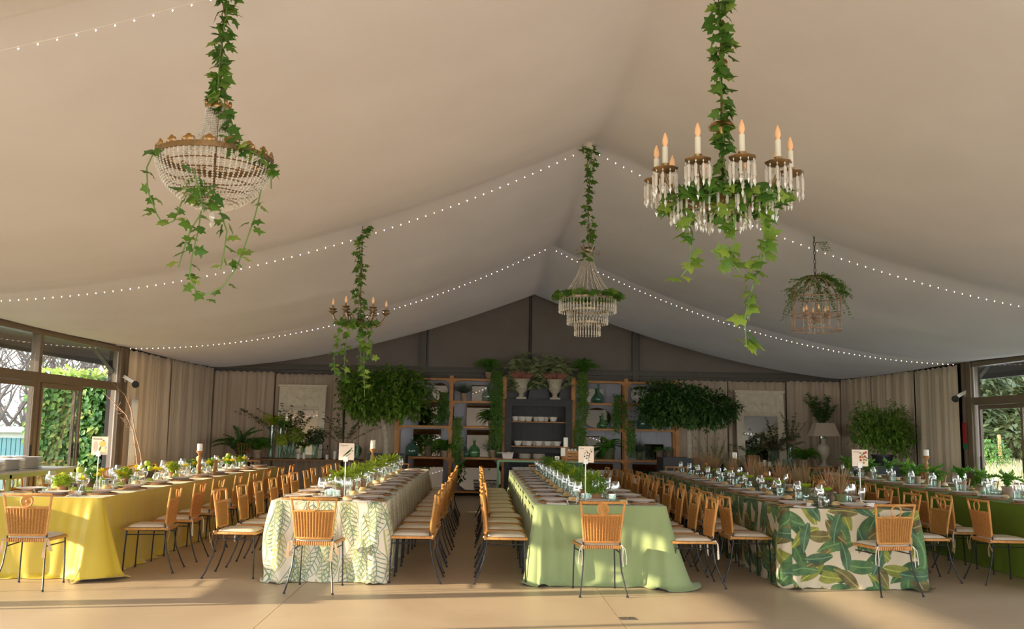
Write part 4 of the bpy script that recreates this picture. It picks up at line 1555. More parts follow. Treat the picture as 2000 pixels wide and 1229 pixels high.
def blades(parent, c, n, L, r, m, spread=.5, w=.006, name='blades', droop=.5):
    b = MB()
    for i in range(n):
        a = r.uniform(0, 2 * pi)
        s = spread * sqrt(r.random())
        l = L * r.uniform(.6, 1.1)
        d = Vector((cos(a) * s, sin(a) * s, 1)).normalized()
        sd = Vector((-sin(a + r.uniform(-1, 1)), cos(a), 0)).normalized()
        p = Vector(c) + Vector((cos(a), sin(a), 0)) * .03 * s
        vs = []
        for k in range(4):
            f = k / 3
            q = p + d * l * f + Vector((cos(a), sin(a), -1)) * droop * s * l * f * f * .5
            ww = w * (1 - f * .85)
            vs += [tuple(q - sd * ww), tuple(q + sd * ww)]
        b.add(vs, [(2 * k, 2 * k + 1, 2 * k + 3, 2 * k + 2) for k in range(3)])
    return b.build(name, M[m], parent, 'stuff', 180)


def pot(parent, c, r0, r1, h, m, name='pot', n=18):
    b = MB().lathe([(r0, 0), (r1 * .96, h * .86), (r1 * 1.05, h * .87), (r1 * 1.06, h), (r1 * .9, h), (r1 * .85, h * .9), (0, h * .88)], n, c)
    return b.build(name, M[m], parent)


def branchy(parent, c, n, L, r, m, ls=.05, spread=.8, up=1.0, tw='stem', n_leaf=16, lean=(0, 0), lw=.4, arc=.35):
    st, fo = MB(), MB()
    for i in range(n):
        a = 2 * pi * (i + r.uniform(-.3, .3)) / n
        s = spread * r.uniform(.3, 1)
        l = L * r.uniform(.65, 1.1)
        pts = []
        for k in range(7):
            f = k / 6
            pts.append(Vector((c[0] + (cos(a) * s + lean[0]) * l * f, c[1] + (sin(a) * s * .5 + lean[1]) * l * f, c[2] + l * (up * f - arc * s * f * f))))
        st.tube(pts, [.005 * (1 - .7 * k / 6) for k in range(7)], 4)
        for k in range(n_leaf):
            f = .25 + .75 * r.random()
            q = pts[int(f * 5.99)].lerp(pts[min(6, int(f * 5.99) + 1)], f * 5.99 % 1)
            d = Vector((r.uniform(-1, 1), r.uniform(-1, 1), r.uniform(-.4, .8)))
            for _ in range(2):
                fo.leaf(q, d, Vector((r.uniform(-.5, .5), r.uniform(-.5, .5), 1)), ls * r.uniform(.7, 1.3), ls * lw)
                d = Vector((-d.y, d.x, d.z * .5))
    st.build('stems', M[tw], parent, 'stuff')
    return fo.build('foliage', M[m], parent, 'stuff', 180)


# ------------------------------------------------------------------ shelving on the back wall
SY0, SY1 = 20.88, 21.26
SZ = [.12, .86, 1.55, 2.12, 2.62]


def shelving(label, xs):
    t = thing('shelving_unit', label, 'shelves', (0, 0, 0))
    for i, x in enumerate(xs):
        for y in (SY0, SY1):
            MB().box(x, y, 1.34, .085 if y == SY0 else .07, .05, 2.68).build('post', M['pine'], t)
        b = MB().box(x, (SY0 + SY1) / 2, 2.655, .05, SY1 - SY0, .04)
        b.build('cross_rail', M['pine'], t)
    for a, b in zip(xs, xs[1:]):
        for z in SZ:
            MB().box((a + b) / 2, (SY0 + SY1) / 2 + .005, z - .022, b - a - .09, SY1 - SY0 - .02, .03).build('shelf', M['pine'], t)
            MB().box((a + b) / 2, SY0 - .002, z - .022, b - a - .086, .028, .045).build('shelf_lip', M['pine'], t)
            for s, x in ((1, a + .043), (-1, b - .043)):
                if z < .2:
                    continue
                pr = []
                for k in range(7):
                    q = pi / 2 * k / 6
                    pr.append((.14 * (1 - sin(q)), -.14 * (1 - cos(q))))
                pr = [(0, 0)] + pr
                v = []
                for y in (-.012, .012):
                    v += [(x + s * p, SY0 + y, z - .045 + q) for p, q in pr]
                n = len(pr)
                f = []
                for k in range(1, n - 1):
                    f += [(0, k, k + 1), (n, n + k + 1, n + k)]
                f += [(k, (k + 1) % n, n + (k + 1) % n, n + k) for k in range(n)]
                MB().add(v, f).build('bracket', M['pine'], t)
        w = (b - a - .1) / 3
        for k in range(3):
            MB().box(a + .05 + w * (k + .5), SY1 + .035, 1.36, w - .006, .012, 2.5).build('back_board', M['greypanel'], t)
    return t


shelving('honey pine shelving unit against the back wall, yellow table side of the black cupboard', (-1.86, -.66, .54))
shelving('honey pine shelving unit against the back wall, field side of the black cupboard', (2.10, 3.30, 4.47))

# black cupboard in the middle
t = thing('open_cupboard', 'tall open cupboard in chipped black paint between the two pine shelving units', 'cupboard', (1.31, 20.78, 0))
for x in (-.68, .68):
    MB().box(x, 0, 1.08, .15, .05, 2.16).build('stile', M['blackwood'], t)
    MB().box(x * 1.06, .24, 1.08, .03, .44, 2.16).build('side_panel', M['blackwood'], t)
MB().box(0, 0, 2.09, 1.21, .05, .14).box(0, -.02, 2.155, 1.54, .09, .03).build('cornice', M['blackwood'], t)
MB().box(0, 0, .08, 1.21, .05, .16).build('plinth', M['blackwood'], t)
MB().box(0, .22, 2.165, 1.5, .46, .03).build('top_board', M['blackwood'], t)
for k in range(4):
    MB().box(-.53 + .353 * k, .44, 1.1, .35, .015, 2.1).build('back_board', M['blackwood'], t)
for z in (.55, 1.135, 1.68):
    MB().box(0, .21, z - .012, 1.24, .42, .022).build('shelf', M['turned' if z > 1 else 'blackwood'], t)
MB().box(0, .15, 1.02, 1.22, .02, .09).build('rail', M['blackwood'], t)
tag(MB().box(1.31, 21.2, 2.42, 1.5, .03, .45).build('black_board', M['darkbox']), 'black board standing on the cupboard behind the stone urns', 'board')

BWL = tag(MB().lathe([(.04, 0), (.062, .01), (.085, .07), (.09, .10), (.095, .102), (.095, .108), (.085, .108), (.078, .07), (.05, .02), (0, .018)], 20).build('ceramic_bowl', M['whiteware']), 'x', 'bowl')
bp_ = [(-.52, .10, 1.68), (-.40, .16, 1.68), (-.36, .05, 1.68), (-.22, .06, 1.68), (-.04, .18, 1.68), (.06, .06, 1.68), (.17, .18, 1.68), (.34, .06, 1.68),
       (-.45, .06, 1.135), (-.30, .17, 1.135), (-.21, .05, 1.135), (-.06, .18, 1.135), (.02, .06, 1.135), (.14, .18, 1.135), (.22, .06, 1.135), (.32, .17, 1.135), (.43, .06, 1.135),
       (-.50, .05, .55), (-.38, .12, .55), (-.22, .06, .55), (-.12, .14, .55), (0, .06, .55)]
cnt = {}
for i, (x, y, z) in enumerate(bp_):
    rw = {1.68: 'top', 1.135: 'middle', .55: 'low'}[z]
    cnt[rw] = cnt.get(rw, -1) + 1
    lb = 'white ceramic bowl, %s shelf of black cupboard, %s from its yellow-table side' % (rw, ORD[cnt[rw]])
    p = (1.31 + x, 20.80 + y, z + .001)
    if i == 0:
        BWL.location = p
        tag(BWL, lb, 'bowl', 'bowls in the black cupboard')
    else:
        dup(BWL, p, 0, lb, 'bowls in the black cupboard')

# mint green metal table before it
t = thing('metal_table', 'mint green metal-framed serving table before the black cupboard', 'table', (1.22, 18.9, 0))
for x in (-.84, .84):
    for y in (-.3, .3):
        MB().box(x, y, .44, .035, .035, .88).build('leg', M['greenmetal'], t)
for y in (-.3, .3):
    MB().box(0, y, .865, 1.645, .035, .035).build('rail', M['greenmetal'], t)
for x in (-.84, .84):
    MB().box(x, 0, .865, .035, .565, .035).build('rail', M['greenmetal'], t)
for k in range(4):
    MB().box(0, -.24 + .16 * k, .895, 1.72, .155, .022).build('plank', M['turned'], t)


def stack(label, x, y, z, n, r=.135, m='whiteware', gap=.011, group=None, pre='', wob=.004):
    me = MB().lathe([(0, 0), (r * .6, 0), (r * .66, .004), (r * .97, .016), (r, .019), (r * .96, .019), (r * .65, .008), (0, .007)], 24).mesh('stacked_plate', M[m])
    rr = random.Random(int(x * 100))
    for i in range(n):
        o = link('stacked_plate', me, None, None, (x + rr.uniform(-wob, wob), y + rr.uniform(-wob, wob), z + i * gap))
        tag(o, '%s, %s from bottom' % (label, ORD[i]), 'plate', group)


stack('white plate in the green table stack by the bread tray', .92, 18.9, .907, 8, .135, 'whiteware', .012, 'plates stacked on the green table')
stack('white plate in the green table stack by the crate', 1.20, 18.9, .907, 8, .135, 'whiteware', .012, 'plates stacked on the green table')
t = thing('serving_tin', 'grey enamel serving tin with its lid askew on the mint green table', 'tin', (.57, 18.85, .907))
MB().lathe([(.13, 0), (.155, .09), (.16, .10), (.15, .10), (.125, .015), (0, .012)], 4).build('tin_body', M['plate'], t, None, 20).rotation_euler[2] = pi / 4
MB().box(-.05, 0, .115, .34, .2, .015).build('lid', M['greytop'], t)
MB().ball((.02, -.08, .115), (.035, .03, .022)).build('bread_piece', M['bread'], t)
MB().ball((.09, -.06, .11), (.03, .03, .02)).build('bread_piece', M['bread'], t)
t = thing('slatted_crate', 'slatted wooden crate of little jars on the mint green table', 'crate', (1.84, 18.8, .907))
for z in (.03, .09, .15):
    for y in (-.1, .1):
        MB().box(0, y, z, .3, .012, .045).build('slat', M['pine'], t)
    for x in (-.15, .15):
        MB().box(x, 0, z, .012, .19, .045).build('slat', M['pine'], t)
for x in (-.14, .14):
    for y in (-.09, .09):
        MB().box(x, y, .09, .02, .015, .18).build('corner_post', M['pine'], t)
jm = MB().lathe([(.0, 0), (.03, 0), (.032, .06), (.02, .075), (.022, .09), (0, .09)], 12).mesh('small_jar', M['whiteware'])
for k in range(8):
    tag(link('small_jar', jm, None, None, (1.74 + .065 * (k % 4), 18.76 + .08 * (k // 4), 1.055 - .02)), 'little white jar in the slatted crate, %s row, %s along' % (('near', 'far')[k // 4], ORD[k % 4]), 'jar', 'jars in the slatted crate')

# stone urns with heather on the cupboard
r = random.Random(41)
URN = [(.11, 0), (.115, .0), (.115, .035), (.085, .045), (.055, .075), (.05, .10), (.065, .115), (.055, .125), (.085, .15), (.125, .19), (.138, .235), (.142, .24), (.138, .25), (.135, .30), (.155, .37), (.19, .425), (.205, .435), (.205, .45), (.185, .45), (.15, .42), (0, .42)]
for x, nm in ((.915, 'yellow table side'), (1.68, 'field side')):
    t = thing('stone_urn', 'weathered stone urn planted with pink heather on the black cupboard, ' + nm, 'urn', (x, 20.88, 2.182))
    MB().box(0, 0, .02, .23, .23, .04).build('foot_slab', M['stone'], t)
    MB().lathe(URN, 24).build('urn_body', M['stone'], t)
    b = MB()
    for i in range(240):
        a, s = r.uniform(0, 2 * pi), sqrt(r.random())
        p = Vector((.13 * s * cos(a), .13 * s * sin(a), .43))
        d = Vector((cos(a) * s * 1.1, sin(a) * s * 1.1, .9 + r.uniform(-.2, .3))).normalized()
        L = r.uniform(.15, .24)
        b.tube([p, p + d * L * .5, p + d * L + Vector((cos(a), sin(a), -.2)) * .02], [.006, .011, .004], 4)
    b.build('heather', M['heather'], t, 'stuff', 180)
# variegated plants behind
vl = []
for k in range(3):
    b = MB()
    b.leaf(Vector((0, 0, 0)), Vector((0, 1, 0)), Vector((0, 0, 1)), 1, .42, .15 + .1 * k, .25)
    vl.append(b.mesh('leaf', M['varieg'], 180))
for x, zc_, nm in ((.98, 2.95, 'yellow table side'), (1.68, 2.92, 'field side')):
    t = thing('variegated_plant', 'cream-splashed dark leafy plant rising behind the stone urns, ' + nm, 'plant', (x, 21.03, 2.18))
    pot(t, (0, 0, 0), .10, .13, .22, 'darkbox')
    st = MB()
    for i in range(46):
        a, u = r.uniform(0, 2 * pi), sqrt(r.random())
        q = Vector((cos(a) * .47 * u, sin(a) * .14 * u - .04, r.uniform(.42, .98) - .2 * u * u))
        st.tube([(0, 0, .2), (q.x * .4, q.y * .4, q.z * .65), tuple(q)], .004, 4)
        for k in range(4):
            an = r.uniform(0, 2 * pi)
            d = Vector((cos(an), sin(an) - .3, r.uniform(-.5, .6))).normalized()
            z = (Vector((0, -.6, .7)) - d * d.dot(Vector((0, -.6, .7)))).normalized()
            xx = d.cross(z)
            link('leaf', vl[k % 3], t, None, q + Vector((r.uniform(-.06, .06), r.uniform(-.05, .05), r.uniform(-.08, .08))), Matrix((xx, d, z)).transposed().to_euler(), r.uniform(.19, .29))
    st.build('stems', M['stem'], t, 'stuff')


# ------------------------------------------------------------------ things on the shelves
def demijohn(label, x, y, z, R_, m, neck=.1, squash=1.0, group=None):
    b = MB().lathe([(0, .012), (R_ * .75, .0), (R_ * .95, R_ * .2), (R_ * 1.0, R_ * .8 * squash), (R_ * .93, R_ * 1.3 * squash), (R_ * .65, R_ * 1.75 * squash), (R_ * .28, R_ * 2.05 * squash), (R_ * .2, R_ * 2.2 * squash), (R_ * .18, R_ * 2.2 * squash + neck), (R_ * .24, R_ * 2.2 * squash + neck + .004), (R_ * .24, R_ * 2.2 * squash + neck + .02)], 22)
    t = thing('demijohn', label, 'bottle', (x, y, z + .001), 0, group)
    b.build('bottle_body', M[m], t)
    zz = R_ * 2.2 * squash + neck + .012
    MB().ring((0, 0, zz), R_ * .22, .008, 14, 5).build('neck_ring', M[m], t)


def mirror(label, x, z, w, h, kind='rect', y=21.20, lean=None, fr=None):
    lean = lean if lean is not None else (.30 if z < .8 else .22 if z < 1 else .14)
    y = y - lean * h * .75
    t = thing('mirror', label, 'mirror', (x, y, z))
    n = {'rect': 4, 'oct': 8, 'oval': 36}[kind]
    pts = []
    for i in range(n):
        if kind == 'rect':
            px, pz = ((-1, 0), (1, 0), (1, 1), (-1, 1))[i]
            pts.append((px * w / 2, pz * h))
        elif kind == 'oct':
            px, pz = ((-.6, 0), (.6, 0), (1, .22), (1, .75), (.6, 1), (-.6, 1), (-1, .75), (-1, .22))[i]
            pts.append((px * w / 2, pz * h))
        else:
            a = 2 * pi * i / n
            pts.append((w / 2 * cos(a), h / 2 + h / 2 * sin(a)))
    v = [(p, q * lean * 0 - .012 + q * lean, q) for p, q in pts] + [(p, q * lean + .006, q) for p, q in pts]
    f = [tuple(range(n)), tuple(range(2 * n - 1, n - 1, -1))] + [(i, n + i, n + (i + 1) % n, (i + 1) % n) for i in range(n)]
    MB().add(v, f).build('mirror_glass', M['mirror'], t, None, 20)
    MB().tube([(p, q * lean - .005, q) for p, q in pts], .008, 5, True).build('frame', M[fr or 'wickerb'], t)


y0 = 20.99
r = random.Random(51)
mirror('small oval mirror on the top shelf half hidden by the feathery tree', -.93, 2.13, .36, .40, 'oval')
mirror('square mirror on the top shelf between the grass pot and clear demijohn', -.02, 2.13, .36, .36)
mirror('wide mirror on the second shelf behind the arching fern', .02, 1.56, .66, .52)
mirror('wide mirror on the second shelf behind the feathery tree', -1.1, 1.56, .6, .5)
mirror('wide mirror on the third shelf behind the bark pot', -1.2, .87, .62, .60)
mirror('wide mirror on the third shelf behind the bright green demijohn', .02, .87, .62, .60)
mirror('square pale mirror standing at the base of the shelving by the feather-leaf table', -1.15, .13, .66, .68)
mirror('octagonal mirror at the base of the shelving behind the wire basket', .0, .13, 1.0, .66, 'oct')
mirror('square mirror on the top shelf behind the sea green demijohn', 2.62, 2.13, .42, .33)
mirror('round mirror on the top shelf beside the dark round-crowned tree', 3.68, 2.13, .46, .40, 'oval')
mirror('oval mirror on the second shelf behind the slim green demijohn', 2.68, 1.56, .62, .46, 'oval')
mirror('pale mirror on the third shelf behind the broad-leaved plant', 2.55, .87, .5, .5)
mirror('square mirror on the third shelf by the two bark pots', 4.0, .87, .42, .34)
mirror('large pale mirror at the base of the shelving behind the sage table', 2.7, .13, .7, .62)
mirror('large pale mirror at the base of the shelving beside the black box', 3.85, .13, .7, .62)

demijohn('clear demijohn on the top shelf beside the hanging fern', .17, y0, 2.12, .145, 'democ', .06)
demijohn('pale demijohn on the second shelf behind the feathery tree', -.95, y0, 1.55, .12, 'democ', .05)
demijohn('ridged sea green demijohn on the third shelf nearest the feathery tree trunk', -1.52, y0, .86, .15, 'demib', .06)
demijohn('bright green long-necked demijohn on the third shelf', -.12, y0, .86, .135, 'demi', .12)
demijohn('small dark green demijohn next to the bright green one', -.30, y0 - .06, .86, .085, 'demib', .07)
demijohn('sea green long-necked demijohn on the top shelf before a square mirror', 2.68, y0, 2.12, .135, 'demib', .14, .9)
demijohn('slim green demijohn on the second shelf before the oval mirror', 2.78, y0, 1.55, .10, 'demi', .10)
demijohn('clear flask on the second shelf next to the slim green demijohn', 3.02, y0, 1.55, .085, 'democ', .08)
demijohn('large dark green demijohn on the second shelf behind the round-crowned tree', 3.72, y0, 1.55, .16, 'demib', .12)


def potted_grass(label, x, z, m='bluegrass', p='terra', L=.33, y=y0):
    t = thing('potted_grass', label, 'plant', (x, y, z + .001))
    pot(t, (0, 0, 0), .065, .085, .17, p)
    blades(t, (0, 0, .15), 560, L, r, m, 1.0, .0042, droop=.7)


potted_grass('blue-grey grass tuft in a stone pot on the top shelf', -.38, 2.12)
potted_grass('blue-grey grass tuft in a stone pot on the third shelf by the green demijohn', .30, .86, L=.34)
potted_grass('blue-grey grass tuft in a mossy pot on the third shelf, field side', 3.62, .86, p='greenpot', L=.36)
for x, z, nm in ((-1.16, .86, 'with a small leafy sprig, third shelf before a mirror'), (4.08, .86, 'third shelf, nearer the round-crowned tree mirror'), (4.30, .86, 'third shelf at the end post')):
    t = thing('bark_pot', 'bark-covered pot ' + nm, 'plant', (x, y0, z + .001))
    pot(t, (0, 0, 0), .075, .085, .22, 'barkpot')
    if x < 0:
        branchy(t, (0, 0, .2), 7, .3, r, 'ivy', .05, .7, 1.0, n_leaf=9, lw=.6)
    else:
        bush(t, (0, 0, .24), (.1, .1, .06), 120, .04, 'fern', r)


def shelf_fern(label, x, y, z, n=22, L=.36, arch=1.0, up=.5, potm='terra', p=True):
    t = thing('potted_fern', label, 'plant', (x, y, z + .001))
    if p:
        pot(t, (0, 0, 0), .07, .09, .14, potm)
    fern(t, (0, 0, .13), n, L, r, 'fern', .06, arch, up)
    return t


shelf_fern('arching fern on the second shelf before a wide mirror', .27, 20.98, 1.55, 34, .48, 1.0, .6)
shelf_fern('bushy fern spilling off the third shelf by the bark pot', -.78, 20.90, .86, 38, .50, 1.2, .4)
shelf_fern('bright fern on top of the shelving beside the variegated plant, yellow table side', .18, 21.0, 2.64, 44, .50, 1.0, .85)
shelf_fern('bright fern on top of the shelving beside the variegated plant, field side', 2.36, 21.0, 2.64, 44, .52, 1.0, .85)

# broad leaved plant in a mossy pot
t = thing('broad_leaf_plant', 'glossy broad-leaved plant in a mossy green pot on the third shelf', 'plant', (2.92, 20.98, .861))
pot(t, (0, 0, 0), .13, .15, .24, 'greenpot')
bl = []
for k in range(2):
    b = MB()
    for s in (-1, 1):
        b.grid(lambda i, j: (lambda f, q: (s * q * .17 * sin(pi * (f * .93 + .05)) ** .8, f - .12 * f * f, .28 * f - .62 * f * f * (1 + .3 * k) + .07 * q + .012 * sin(18 * f) * q))(i / 9, j / 3), 10, 4)
    bl.append(b.mesh('leaf', M['broad'], 180))
for i in range(17):
    a = 2 * pi * i * .382
    link('leaf', bl[i % 2], t, None, (0, 0, .22), (r.uniform(.15, 1.15), 0, a), r.uniform(.34, .52))

# trailing ivy pots
def trailing(label, x, y, z, drop, n, wid=.1, p=True, ls=.042, topn=40):
    t = thing('trailing_ivy', label, 'ivy plant', (x, y, z + .001))
    if p:
        pot(t, (0, 0, 0), .06, .08, .13, 'terra')
    b, st = MB(), MB()
    for k in range(n):
        px = r.uniform(-wid, wid)
        L = drop * r.uniform(.45, 1)
        py = -.12 - r.uniform(0, .12)
        ptsv = [Vector((px * .3, -.02, .14)), Vector((px * .7, py * .8, .16)), Vector((px, py, 0))]
        m_ = 10
        for i in range(1, m_):
            ptsv.append(Vector((px + .03 * sin(i + k), py - .01 * sin(i * 2 + k), -L * i / m_)))
        st.tube(ptsv, .002, 3)
        for i in range(int(14 + L * 46)):
            f = r.random() * (len(ptsv) - 1.001)
            q = ptsv[int(f)].lerp(ptsv[int(f) + 1], f % 1)
            b.leaf(q + Vector((r.uniform(-.025, .025), r.uniform(-.02, .02), 0)), Vector((r.uniform(-1, 1), r.uniform(-1, .2), r.uniform(-1, .3))), Vector((0, -1, .5)), ls * r.uniform(.7, 1.3), ls * .75)
    for i in range(topn):
        a = r.uniform(0, 2 * pi)
        b.leaf(Vector((.09 * cos(a), .08 * sin(a), .14 + r.uniform(-.02, .07))), Vector((cos(a), sin(a), .3)), Vector((0, 0, 1)), ls, ls * .8)
    b.build('foliage', M['ivy'], t, 'stuff', 180)
    st.build('stems', M['stem'], t, 'stuff')


trailing('trailing ivy hanging from the top shelf by the feathery tree', -.83, 20.93, 2.13, .62, 18)
trailing('trailing ivy spilling down the middle post from the second shelf', -.50, 20.93, 1.56, .95, 20)
trailing('long ivy curtain hanging down the post beside the black cupboard, clear demijohn side', .36, 20.90, 2.64, 2.0, 26, .13)
trailing('long ivy curtain hanging down the post beside the black cupboard, field side', 2.28, 20.90, 2.64, 1.15, 22, .12)
trailing('dense ivy on the second shelf against the post, field side of the cupboard', 2.24, 20.90, 1.56, .75, 18, .12)
trailing('ivy pot on the top shelf trailing down the middle post, field side', 3.12, 20.90, 2.13, .85, 20, .13)
trailing('ivy on the second shelf below the round mirror, hanging past the third', 3.42, 20.90, 1.56, .75, 14, .1)
trailing('sprigs of ivy hanging over the octagonal mirror', -.42, 20.86, .87, .5, 7, .1, True, .04, 16)

# wire basket
t = thing('wire_basket', 'dark wire mesh basket before the octagonal mirror', 'basket', (.14, 20.84, .12))
MB().tube([(-.26, -.08, .24), (.26, -.08, .24), (.26, .08, .24), (-.26, .08, .24)], .007, 5, True).build('rim', M['wire'], t)
MB().tube([(-.2, -.06, .01), (.2, -.06, .01), (.2, .06, .01), (-.2, .06, .01)], .005, 5, True).build('base_ring', M['wire'], t)
b = MB()
for k in range(17):
    f = k / 16
    for s in (-1, 1):
        b.tube([(-.26 + .52 * f, s * .08, .24), (-.2 + .4 * f, s * .06, .01)], .003, 4)
for k in range(6):
    f = (k + 1) / 7
    w, d = .2 + .06 * f, .06 + .02 * f
    b.tube([(-w, -d, .24 * f), (w, -d, .24 * f), (w, d, .24 * f), (-w, d, .24 * f)], .003, 4, True)
b.build('wire_mesh', M['wire'], t, 'stuff')
# ------------------------------------------------------------------ trees by the back wall
r = random.Random(61)


def tree(label, x, y, zb, trunk, cr, cz, m, n, ls, bx):
    t = thing('potted_tree', label, 'tree', (x, y, 0))
    MB().tube([(trunk[0], 0, zb), (trunk[0] * .6 + .03, 0, zb + .35), (trunk[1], 0, cz - cr[2] * .4), (trunk[1] * .5, 0, cz)], [.075, .066, .058, .04], 10).build('trunk', M['bark'], t)
    b = MB()
    for k in range(12):
        a = 2 * pi * k / 12
        b.tube([(trunk[1] * .6, 0, cz - .1), (.4 * cr[0] * cos(a), .4 * cr[1] * sin(a), cz + r.uniform(-.1, .25)), (.85 * cr[0] * cos(a), .85 * cr[1] * sin(a), cz + r.uniform(-.3, .3))], [.016, .01, .004], 5)
    b.build('branches', M['bark'], t, 'stuff')
    bush(t, (0, 0, cz), cr, n, ls, m, r, .35, 'crown', .5, 2, 16)
    bx_, by_, bw, bh = bx
    q = thing('planter_box', 'matt black square planter under the tree with ' + ('feathery light green crown' if x < 0 else 'dense dark round crown'), 'planter', (bx_, by_, 0))
    for s in (-1, 1):
        MB().box(s * (bw / 2 - .015), 0, bh / 2, .03, bw, bh).build('side_board', M['darkbox'], q)
        MB().box(0, s * (bw / 2 - .015), bh / 2, bw - .06, .03, bh).build('front_board', M['darkbox'], q)
    MB().box(0, 0, bh - .06, bw - .06, bw - .06, .04).build('soil', M['barkpot'], q)


tree('tree with feathery light green crown above the far end of the feather-leaf table', -2.05, 19.7, .88, (.08, -.05), (1.0, .8, .72), 2.2, 'acer', 4400, .12, (-1.92, 19.7, .78, .94))
tree('tree with dense dark round crown beside the field-side shelving', 4.42, 19.7, .88, (.05, .02), (1.05, .8, .62), 2.1, 'acerdark', 6600, .10, (4.2, 19.7, .72, .96))

# bamboo-like bush on a black plinth by the field curtains
q = thing('black_plinth', 'low black plinth under the bushy bamboo by the field curtains', 'plinth', (7.75, 17.6, 0))
MB().box(0, 0, .45, 1.2, .6, .9).build('body', M['darkbox'], q)
MB().box(0, 0, .915, 1.26, .66, .03).build('top_board', M['darkbox'], q)
t = thing('bamboo_bush', 'tall bushy bamboo with fine fresh green leaves before the field curtains', 'bush', (7.72, 17.6, .93))
pot(t, (0, 0, 0), .16, .2, .2, 'darkbox')
b = MB()
for i in range(26):
    a, s = r.uniform(0, 2 * pi), r.uniform(.1, .5)
    b.tube([(0, 0, .1), (s * .5 * cos(a), s * .3 * sin(a), .6), (s * cos(a), s * .5 * sin(a), 1.1)], [.007, .006, .003], 4)
b.build('canes', M['stem'], t, 'stuff')
bush(t, (0, 0, .66), (.64, .42, .62), 3300, .085, 'bamboo', r, .15, 'foliage', .36, 2, 22)

# ------------------------------------------------------------------ mantel mirrors
def trumeau(label, x, y, z, w, h, lean, rz=0):
    t = thing('mantel_mirror', label, 'mirror', (x, y, z), rz)
    m = Matrix.Rotation(-lean, 4, 'X')

    def bx(name, cx, cy, cz, sx, sy, sz, mt='mirrorframe'):
        return MB().box(cx, cy, cz, sx, sy, sz, m).build(name, M[mt], t)
    gh = h * .62
    bx('back_board', 0, .02, h / 2, w * .98, .02, h)
    for s in (-1, 1):
        bx('side_post', s * w * .42, -.01, h * .48, w * .15, .05, h * .96)
        bx('post_moulding', s * w * .355, -.03, gh * .5 + .05, .02, .03, gh)
    bx('base_rail', 0, -.01, .04, w * .7, .05, .08)
    bx('mirror_glass', 0, .0, gh * .5 + .07, w * .70, .012, gh - .02, 'mirror')
    bx('cross_moulding', 0, -.03, gh + .09, w * .74, .04, .04)
    bx('upper_panel', 0, -.01, h * .83, w * .7, .03, h * .27)
    for cz in (h * .72, h * .93):
        bx('panel_moulding', 0, -.032, cz, w * .66, .02, .018)
    for s in (-1, 1):
        bx('panel_moulding', s * w * .33, -.032, h * .825, .018, .02, h * .2)
    MB().box(0, -.03, h - .02, w * 1.04, .10, .05, m).box(0, -.02, h - .06, w * .98, .08, .04, m).build('cornice', M['mirrorframe'], t)
    b = MB()
    rr = random.Random(int(w * 100))
    for i in range(15):
        f = i / 14 * 2 - 1
        p = m @ Vector((f * w * .24, -.035, h * .83 + .035 * sin(7 * f) * (1 - abs(f))))
        b.ball(p, (.028 * (1.2 - abs(f)), .014, .022 * (1.3 - abs(f))), 7, 5)
    for s in (-1, 1):
        for k in range(3):
            pts = [m @ Vector((s * (.03 + (.05 + .04 * k) * q / 5), -.03, h * (.80 + .02 * k) + .03 * sin(q * 1.3 + k))) for q in range(6)]
            b.tube(pts, [.012, .012, .011, .009, .007, .003], 5)
    b.build('carved_garland', M['mirrorframe'], t)


trumeau('tall cream mantel mirror with carved crest standing on the laden console, window side', -4.03, 20.98, .78, 1.06, 1.64, .10)
trumeau('tall cream mantel mirror leaning over the console with the urn lamp', 6.43, 20.95, .78, 1.14, 1.7, .12, .04)


def console(label, x0, x1, y, z):
    t = thing('console_table', label, 'table', ((x0 + x1) / 2, y, 0))
    L = x1 - x0
    for k in range(4):
        MB().box(0, -.3 + .2 * k, z - .02, L, .196, .035).build('plank', M['wickerb'], t)
    for s in (-1, 1):
        b = MB()
        for q in (-1, 1):
            b.bar((s * (L / 2 - .25), q * .24, 0), (s * (L / 2 - .25), q * .08, z - .04), .05)
        b.box(s * (L / 2 - .25), 0, z * .4, .04, .4, .04)
        b.build('trestle', M['mirrorframe'], t)


console('long rough plank console on trestles under the window-side mantel mirror', -5.15, -2.6, 20.70, .78)
console('plank console under the mantel mirror and urn lamp, field side', 5.75, 8.05, 20.68, .78)


# ------------------------------------------------------------------ vases, ferns and lamps on the consoles
def vase(parent_label, x, y, z, h, rr, m='glass', cat='vase', name='glass_vase', belly=1.0):
    t = thing(name, parent_label, cat, (x, y, z + .001))
    MB().lathe([(0, .01), (rr * .8, .0), (rr * belly, h * .3), (rr * .95, h * .8), (rr, h), (rr * .93, h), (rr * .88, h * .8), (0, .03)], 16).build('vase_body', M[m], t)
    return t


zt = .782
t = vase('tall clear vase with lime fern fronds beside the window-side mantel mirror', -4.55, 20.5, zt, .72, .055, 'democ')
fern(t, (0, 0, .68), 12, .42, r, 'kale', .08, 1.0, .8)
t = vase('tall slim clear vase with fern fronds, just by the tallest frond vase', -4.38, 20.6, zt, .66, .05, 'democ')
fern(t, (0, 0, .62), 9, .40, r, 'fern', .08, 1.1, .8)
for (x, y, h, R_, nm) in ((-4.06, 20.42, .34, .17, 'larger'), (-4.32, 20.38, .24, .13, 'smaller')):
    t = vase('clear vase with the %s lime mophead flower on the window-side console' % nm, x, y, zt, h, .06, 'democ')
    MB().tube([(0, 0, .02), (.02, 0, h + .12)], .006, 5).build('stem', M['stem'], t)
    bush(t, (.02, 0, h + .17), (R_, R_, R_ * .8), 900, .035, 'hydrangea', r, .85, 'flower_head', .9)
t = vase('clear vase with a dark mophead against the mirror', -3.62, 20.62, zt, .3, .07, 'democ')
MB().tube([(0, 0, .02), (.0, 0, .42)], .006, 5).build('stem', M['stem'], t)
